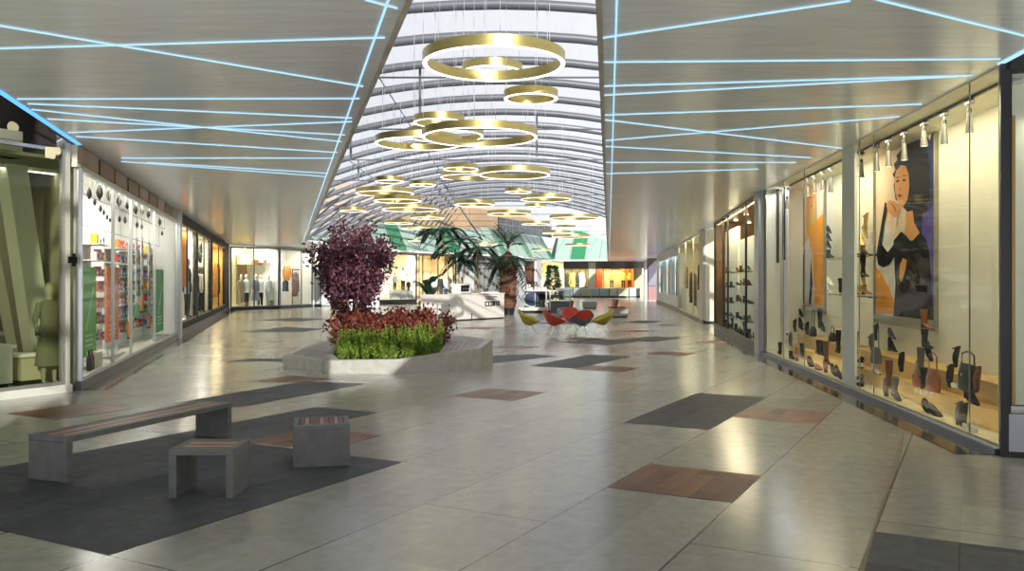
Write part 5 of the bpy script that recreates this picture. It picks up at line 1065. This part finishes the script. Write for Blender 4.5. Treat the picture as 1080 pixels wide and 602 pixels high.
# ------------------------------------------------------------------ shell chairs
def shell_chair(label, x, y, rot, m, m2=None):
    o = thing('shell_chair', label, 'chair', (x, y, 0), rot, 'shell chairs')
    prof = [(.34,.42,.20,.02),(.29,.375,.28,.05),(.16,.31,.34,.12),(.0,.265,.36,.20),(-.13,.27,.37,.27),(-.23,.34,.37,.24),(-.30,.47,.35,.14),(-.34,.62,.30,.05),(-.36,.73,.24,.01),(-.365,.79,.16,.0)]
    N = 13; gv = []
    for (px_, pz, w_, cu) in prof:
        for k in range(N):
            t = -1+2*k/(N-1); gv.append((px_ + cu*.75*t*t, w_*t, pz + cu*t*t + (-.015 if abs(t) == 1 else 0)))
    b = MB(); b.add(gv, [(r*N+c, r*N+c+1, (r+1)*N+c+1, (r+1)*N+c) for r in range(len(prof)-1) for c in range(N-1)])
    if m2:
        for fi in range(len(b.f)):
            if fi//(N-1) >= 6: b.m[fi] = 1
    s = b.build('shell', [m, m2] if m2 else m, o, smooth=True)
    md = s.modifiers.new('sub', 'SUBSURF'); md.levels = md.render_levels = 1
    md = s.modifiers.new('thick', 'SOLIDIFY'); md.thickness = .022
    b = MB(); b.tube([(.0,-.14,.27),(.0,.14,.27)], .009, 6); b.tube([(-.14,0,.285),(.12,0,.29)], .009, 6); b.build('under_frame', M_chrome, o)
    for sx in (-1, 1):
        for sy in (-1, 1): b = MB(); b.tube([(sx*.06-.01, sy*.08, .275),(sx*.22, sy*.2, .0)], .009, 6); b.build('leg', M_chrome, o)
    return o
M_yel = mat('shell_yellow', (.42,.36,.03), .5); M_redc = mat('shell_red', (.52,.05,.03), .5); M_greyc = mat('shell_grey', (.11,.13,.16), .6)
Yc = 27.6
X_ = lambda u, Y=Yc: (u-540)/F*Y
shell_chair('yellow shell chair at the planter end of the group, facing the red one', X_(559), Yc, -.15, M_yel)
shell_chair('large red shell chair between the yellow and the grey one', X_(585), 27.4, .35, M_redc)
shell_chair('red shell chair half hidden behind the grey one', X_(604,29.3), 29.3, -1.4, M_redc)
shell_chair('dark grey shell chair with red head cushion, seen from behind', X_(614,27.3), 27.3, 1.75, M_greyc, M_redc)
shell_chair('yellow shell chair at the display end of the group, facing the grey one', X_(635), 27.8, PI+.2, M_yel)

# grey seating blocks beyond
M_rustw = mat('rust_wood', (.20,.06,.04), .5)
def block(label, x0, x1, y, dep, h_, back=None):
    o = thing('seating_block', label, 'seat', ((x0+x1)/2, y, 0), 0, 'grey seating blocks'); w_ = (x1-x0)/2
    b = MB(); b.box(-w_, w_, 0, dep, .05, h_); b.build('block', M_concrete, o, bevel=.012); b = MB(); b.box(-w_+.05, w_-.05, .05, dep-.05, 0, .05); b.build('recessed_base', M_dark, o)
    if back:
        b = MB(); b.M = Matrix.Translation((back, dep*.5, h_)) @ Matrix.Rotation(.2, 4, 'Y'); b.box(-.06,.06,-dep*.4,dep*.4,-.05,.42); b.build('backrest', M_rustw, o, bevel=.01)
        b = MB(); b.box(min(back,0)-.25, max(back,0)+.25, .08, dep-.08, h_, h_+.05); b.build('seat_pad', M_rustw, o)
block('grey seating block with rust backrest, behind the yellow chair by the displays', X_(646,40), X_(662.5,40), 40, 1.6, .42, -.2)
block('grey seating block with tall rust backrest, behind the red chairs', X_(589,40.5), X_(603.5,40.5), 40.5, 1.2, .36, .28)
block('plain grey seating block standing alone farthest back', X_(615,52.7), X_(629.5,52.7), 52.7, .9, .44)

# ------------------------------------------------------------------ reception desks
M_desk = mat('desk_white', (.66,.63,.58), .35)
RD = Wall((-2.32,36.4),(-.35,39.0)); dl = RD.L
o = thing('reception_desk', 'white reception desk with dark lettering, beside the thick palm', 'desk', RD.pt(0,0,0), RD.ang)
b = MB(); b.box(0, dl, 0, .5, .06, 1.12); b.build('front_body', M_desk, o, bevel=.012); b = MB(); b.box(-.03, dl+.03, -.03, .55, 1.12, 1.17); b.build('counter_top', M_desk, o, bevel=.01); b = MB(); b.box(.05, dl-.05, .04, .46, 0, .06); b.build('plinth', M_dark, o)
b = MB(); x = RD.x(497.5); b.box(x-.03, x+.03, -.004, .0, .06, .32); b.build('slot', M_dark, o)
b = MB(); lx0 = RD.x(511.5); lx1 = RD.x(527); n6 = 6; cw = (lx1-lx0)/n6; zc, hh, tk_ = .70, .21, .035
def bar(x0, x1, z0, z1): b.box(x0, x1, -.03, 0, z0, z1)
for i, ch in enumerate('CIIMTO'):
    a0 = lx0+cw*i; a1 = a0+cw*.82; zb_, zt_ = zc-hh/2, zc+hh/2
    if ch in 'CO': bar(a0, a1, zb_, zb_+tk_); bar(a0, a1, zt_-tk_, zt_); bar(a0, a0+tk_, zb_, zt_)
    if ch == 'O': bar(a1-tk_, a1, zb_, zt_)
    if ch == 'I': bar((a0+a1)/2-tk_/2, (a0+a1)/2+tk_/2, zb_, zt_); bar(a0, a1, zb_, zb_+tk_); bar(a0, a1, zt_-tk_, zt_)
    if ch == 'M': bar(a0, a0+tk_, zb_, zt_); bar(a1-tk_, a1, zb_, zt_); bar((a0+a1)/2-tk_/2, (a0+a1)/2+tk_/2, zb_, zt_); bar(a0, a1, zt_-tk_, zt_)
    if ch == 'T': bar(a0, a1, zt_-tk_, zt_); bar((a0+a1)/2-tk_/2, (a0+a1)/2+tk_/2, zb_, zt_)
b.build('lettering', M_dark, o)
for k in range(2): b = MB(); b.box(RD.x(512), RD.x(524)-.2*k, -.015, .0, .98-.09*k, 1.02-.09*k); b.build('shadow_gap', M_dark, o)  # two short dark strips raised on the front, above the lettering
o = thing('reception_desk', 'lower white reception desk nearest the red shrubs', 'desk', (-4.2,39.3,0), 0.0)
b = MB(); b.box(0, 1.58, 0, .8, .06, 1.03); b.build('front_body', M_desk, o, bevel=.012); b = MB(); b.box(-.03, 1.6, -.03, .84, 1.03, 1.08); b.build('counter_top', M_desk, o, bevel=.01); b = MB(); b.box(.05, 1.5, .04, .76, 0, .06); b.build('plinth', M_dark, o)
o = thing('coffee_machine', 'white coffee machine with black front on the lettered desk', 'coffee machine', RD.pt(.55,.25,1.17), RD.ang)
b = MB(); b.box(-.32,.36,-.2,.3,.0,.42); b.build('housing', M_white, o, bevel=.02); b = MB(); b.box(-.28,.26,-.215,-.2,.08,.36); b.build('front_panel', M_black, o)
for x in (-.15,.0,.15): b = MB(); b.box(x-.03,x+.03,-.25,-.2,.16,.24); b.build('spout', M_chrome, o)
b = MB(); b.box(-.3,.34,-.3,-.18,0,.04); b.build('drip_tray', M_chrome, o)
o = thing('leaflet_tray', 'flat tray of green and white leaflets on the lettered desk', 'tray', RD.pt(dl-.75,.26,1.17), RD.ang); b = MB(); b.box(-.4,.4,-.2,.2,0,.03); b.build('tray', M_white, o)
b = MB()
for k in range(4): b.box(-.35+.18*k,-.21+.18*k,-.15,.12,.03,.05+.012*k)
b.build('leaflets', mat('leaflet_mint', (.35,.52,.45), .5), o)
o = thing('bistro_table', 'small round table on a thin pedestal before the lower desk', 'table', (-3.22,36.9,0)); b = MB(); b.lathe([(.0001,.735),(.32,.735),(.33,.75),(.32,.76),(.0001,.76)], 28); b.build('table_top', M_white, o, smooth=True); b = MB(); b.tube([(0,0,.03),(0,0,.735)], .022, 10); b.build('pedestal', M_alu, o); b = MB(); b.lathe([(.0001,0),(.22,0),(.22,.012),(.03,.035),(.0001,.035)], 24); b.build('base', M_dark, o, smooth=True)
for i, (x, y, z, r_) in enumerate(((-3.74,41.0,1.52,.155),(-2.87,41.2,1.50,.12))):
    o = thing('globe_lamp', ['larger white globe lamp over the lower desk','smaller white globe lamp behind the gap of the two desks'][i], 'lamp', (x, y, 0), 0, 'globe lamps'); b = MB(); b.ell((0,0,z), r_, r_, r_, 18, 12); b.build('globe', mat('opal_globe', (.85,.85,.83), .4), o, smooth=True); b = MB(); b.tube([(0,0,.03),(0,0,z-r_)], .015, 8); b.build('stem', M_dark, o); b = MB(); b.lathe([(.0001,0),(.14,0),(.14,.02),(.0001,.03)], 18); b.build('base', M_dark, o)

# ------------------------------------------------------------------ kiosk
kx0, kx1, ky = X_(546.5,45.6), X_(602,45.6), 45.6
o = thing('glass_kiosk', 'glass display kiosk with purple round sign, right of the thick palm', 'kiosk', (kx0, ky, 0)); KL = kx1-kx0; kb = X_(578,45.6)-kx0
b = MB(); b.box(0, kb+.1, 0, 1.6, 0, .13); b.build('base', M_black, o); b = MB(); b.box(.02, kb, .02, 1.58, .13, .30); b.build('white_deck', M_desk, o)
b = MB(); b.box(kb+.1, KL, .1, 1.5, 0, .62); b.build('side_cabinet', M_steel, o)
b = MB(); b.box(.25, KL+.02, -.02, 1.62, 1.16, 1.22); b.build('counter_top', M_desk, o)
for x in (.27, kb-.12, kb+.08, KL-.06): b = MB(); b.box(x, x+.06, 0, .06, .13, 1.16); b.build('post', M_alu, o)
b = MB(); b.box(.32, kb-.1, .0, .015, .3, 1.16); b.box(kb+.14, KL-.06, 0, .015, .62, 1.16); b.build('glass_front', M_clear, o)
b = MB(); b.box(.3, kb-.1, 1.2, 1.25, .3, 1.16); b.build('rear_panel', M_dark, o)
b = MB(); b.M = Matrix.Translation((.72,.25,.73)) @ Matrix.Rotation(PI/2, 4, 'X'); b.lathe([(.0001,-.03),(.40,-.03),(.40,.03),(.0001,.03)], 36); b.build('round_sign', mat('sign_purple', (.055,.045,.17), .4), o)
b = MB(); b.M = Matrix.Translation((.72,.21,.73)) @ Matrix.Rotation(PI/2, 4, 'X'); b.tube([(.40*math.cos(a), .40*math.sin(a), 0) for a in [math.radians(60+240*k/20) for k in range(21)]], .03, 6); b.tube([(-.12+.40*math.cos(a), .36*math.sin(a), 0) for a in [math.radians(80+200*k/20) for k in range(21)]], .025, 6); b.box(.17,.21,-.42,.38,-.01,.01); b.box(-.05,.2,-.44,-.36,-.01,.01); b.build('white_mark', M_white, o)
b = MB(); b.box(.3,.8,.4,.9,1.22,1.36); b.ell((.55,.6,1.45), .14,.14,.11, 12, 8); tag(b.build('white_sculpture', M_white, loc=(kx0,ky,0), smooth=False), 'white rounded ornament on the kiosk counter', 'ornament')
for i, (x, w_, h_, m) in enumerate(((1.15,.12,.22,M_white),(1.42,.26,.16,M_white),(1.95,.1,.1,M_black),(2.25,.36,.12,M_white))): b = MB(); b.box(x-w_/2, x+w_/2, .5, .8, 1.22, 1.22+h_); b.box(x-w_/2+.01, x+w_/2-.01, .49, .5, 1.22+h_*.2, 1.22+h_*.7); tag(b.build('display_box', m, loc=(kx0,ky,0), bevel=.01), f'small {"black" if i == 2 else "white"} box on the kiosk counter, {ORD[i]} from the white ornament', 'box', 'boxes on the kiosk')

# ------------------------------------------------------------------ palms and potted plants
Mpalm = leafmat('palm_leaf', (.008,.035,.018), (.03,.095,.045)); Mpalm2 = leafmat('palm_leaf_light', (.03,.07,.025), (.10,.15,.06))
def frond(L, rise, droop, nl=16, ll=.42, lw=.055, fan=False):
    b = MB(); pts = []
    for k in range(nl+1):
        t = k/nl; pts.append(Vector((L*t*(1-.18*droop*t), 0, rise*L*t - droop*L*t*t)))
    b.tube(pts, [.014*(1-.8*k/nl)+.002 for k in range(nl+1)], 5)
    for k in range(2, nl+1):
        t = k/nl; d = (pts[k]-pts[k-1]).normalized(); l_ = ll*(math.sin(PI*min(1, .2+.75*t))**.6)
        for s in (-1, 1): leaf(b, pts[k], d*.75 + Vector((0, s*.8, -.25)), Vector((0,0,1)), l_, lw)
    leaf(b, pts[-1], pts[-1]-pts[-2], Vector((0,0,1)), ll*.6, lw)
    return b
def pot(o, r_, h_, m):
    b = MB(); b.lathe([(.0001,0),(r_*.75,0),(r_,h_),(r_*.92,h_),(r_*.88,h_-.06),(.0001,h_-.06)], 24); b.build('pot', m, o, smooth=True)
def palm(label, x, y, h_, nf, L, trunks, rise=.75, droop=.75, m=None, tr=.045, ll=.45, lw=.06, leanx=0):
    o = thing('palm', label, 'palm', (x, y, 0)); pot(o, .38, .5, M_dark)
    for (dx, th_) in trunks:
        b = MB(); b.tube([(dx*.3,0,.44),(dx*.7+leanx*.3,0,th_*.5),(dx+leanx,0,th_)], [tr,tr*.85,tr*.7], 8); b.build('trunk', mat('palm_stem', (.30,.22,.10), .6, var=.3, scale=3, stretch=(1,1,12)), o, smooth=True)
        for k in range(nf):
            a = 2*PI*k/nf + random.uniform(-.2,.2); r_ = random.uniform(.8,1.15); f_ = frond(L*r_, rise*random.uniform(.6,1.5), droop*random.uniform(.8,1.2), ll=ll, lw=lw)
            f_.build('frond', m or Mpalm, o, loc=(dx+leanx, 0, th_), tilt=(0, 0, a))
    return o
palm('tall slender palm leaning over the lower desk', -3.0, 42.0, 4, 7, 1.35, [(0,4.1)], .55, .75, leanx=-.45, ll=.62, lw=.13)
palm('bushy palm with several canes between the two desks', -2.75, 43.0, 3.4, 7, 1.45, [(-.25,3.0),(.1,3.6),(.35,2.6)], .75, .85, ll=.62, lw=.11)
palm('palm with drooping dark leaves behind the coffee machine', -1.7, 42.5, 3.2, 9, 1.2, [(0,3.2)], .6, 1.0, tr=.06, ll=.5, lw=.1)
o = palm('palm with a thick shaggy brown trunk beside the lettered desk', -.2, 43.5, 4, 16, 1.25, [], m=Mpalm2)
b = MB(); b.lathe([(.36,.35),(.44,.6),(.40,1.1),(.45,1.6),(.42,2.0),(.52,2.4),(.46,2.75),(.25,3.0),(.12,3.2)], 22); b.M = None
for k in range(150):
    a = random.uniform(0, 2*PI); z = random.uniform(.5,2.9); r_ = .50; p = Vector((math.cos(a)*r_, math.sin(a)*r_, z)); b.add([p+Vector((-math.sin(a)*.07, math.cos(a)*.07, 0)), p+Vector((math.sin(a)*.07, -math.cos(a)*.07, 0)), p+Vector((math.cos(a)*.13, math.sin(a)*.13, .2))], [(0,1,2)])
b.build('trunk', mat('shaggy_bark', (.16,.075,.045), .9, var=.4, scale=8, stretch=(1,1,2), bump=.4), o, smooth=True)
for k in range(18):
    a = 2*PI*k/18+random.uniform(-.15,.15); f_ = frond(1.45*random.uniform(.8,1.15), [.05,.45][k % 2], [1.15,.8][k % 2], ll=.5, lw=.075); f_.build('frond', Mpalm, o, loc=(0,0,2.9), tilt=(0,0,a))
for k in range(16):
    a = 2*PI*k/16; f_ = frond(.85*random.uniform(.8,1.1), random.uniform(.4,1.8), .5, ll=.45, lw=.06); f_.build('frond', Mpalm2, o, loc=(0,0,3.45), tilt=(0,0,a))
b = MB(); b.tube([(0,0,3.0),(0,0,3.5)], .08, 8); b.build('crown_stem', mat('palm_stem', (.30,.22,.10), .6), o)
o = thing('broadleaf_plant', 'banana like plant with broad dark leaves behind the lower desk', 'plant', (-4.05,41.6,0)); pot(o, .34, .5, M_dark)
for k in range(9):
    a = 2*PI*k/9+.3; L = random.uniform(.8,1.15); b = MB(); n_ = 8; P = [Vector((.05+L*t*.85, 0, 1.0*t*1.5 - .9*t*t*L)) for t in [i/n_ for i in range(n_+1)]]
    vs = []; 
    for i, p in enumerate(P): w_ = .17*math.sin(PI*min(.98, (i+.4)/(n_+.6)))**.7; vs += [p+Vector((0,-w_,.04)), p, p+Vector((0,w_,.04))]
    b.add(vs, [(3*i+j, 3*i+j+1, 3*i+j+4, 3*i+j+3) for i in range(n_) for j in range(2)]); b.build('leaf', Mpalm, o, loc=(0,0,.7+.07*k), tilt=(0,0,a), smooth=True)
b = MB(); b.tube([(0,0,.4),(0,0,1.4)], [.07,.05], 8); b.build('stalk', mat('green_stalk', (.10,.16,.05), .6), o)
o = thing('potted_bush', 'dark leafy bush in a pot behind the kiosk', 'plant', (X_(583,48.5),48.5,0)); pot(o, .32, .5, M_dark); lf = MB()
for k in range(1900):
    t = random.random(); r_ = .62*(1-.75*t)*random.random()**.5; a = random.uniform(0,2*PI); leaf(lf, (r_*math.cos(a), r_*math.sin(a), .6+1.95*t), (math.cos(a), math.sin(a), random.uniform(-.1,.9)), rnd(), random.uniform(.16,.28), .05)
lf.build('foliage', Mpalm, o); b = MB(); b.tube([(0,0,.4),(0,0,2.3)], [.03,.012], 6); b.build('stem', M_brown, o)
SUN_E=14; WORLD_E=1.0; EXPOSURE=0.35
# ------------------------------------------------------------------ light, camera, view
def area(name, loc, size, power, col, rot=(0,0,0), sizey=None):
    l = bpy.data.lights.new(name, 'AREA'); l.energy = power; l.color = col; l.size = size
    if sizey: l.shape = 'RECTANGLE'; l.size_y = sizey
    o = bpy.data.objects.new(name, l); COL.objects.link(o); o.location = loc; o.rotation_euler = rot; return o
for (w, x0, x1, d, z, power, col, tl) in LIGHTS:
    c = w.pt((x0+x1)/2, d, z); area('shop_and_fill_lamp', c, abs(x1-x0)*.9, power, col, (tl, 0, w.ang), .3)  # shop lighting, plus the added uplights of the shoe display
sun = bpy.data.lights.new('sun', 'SUN'); sun.energy = SUN_E; sun.angle = math.radians(.6); sun.color = (1,.96,.90)
so = bpy.data.objects.new('sun', sun); COL.objects.link(so)
so.rotation_euler = Vector((-2.68, 9.6, -3.82)).to_track_quat('-Z', 'Y').to_euler(); so.location = (10,-30,30)
w = bpy.data.worlds.new('sky'); SC.world = w; w.use_nodes = True
bg = w.node_tree.nodes['Background']; bg.inputs[0].default_value = (.86,.92,1,1); bg.inputs[1].default_value = WORLD_E
cam = bpy.data.cameras.new('camera'); co = bpy.data.objects.new('camera', cam); COL.objects.link(co)
co.location = (0,0,H); co.rotation_euler = (PI/2,0,0); cam.sensor_width = 36; cam.lens = F/1080*36; cam.shift_y = -(301-YH)/1080; cam.clip_end = 300
SC.camera = co
vs = SC.view_settings; SC.display_settings.display_device = 'sRGB'
vs.view_transform = 'Standard'; vs.look = 'None'; vs.gamma = 1; vs.exposure = EXPOSURE; vs.use_curve_mapping = False
try:
    SC.cycles.use_denoising = True; SC.cycles.transparent_max_bounces = 24; SC.cycles.max_bounces = 8; SC.cycles.sample_clamp_indirect = 6
except Exception: pass
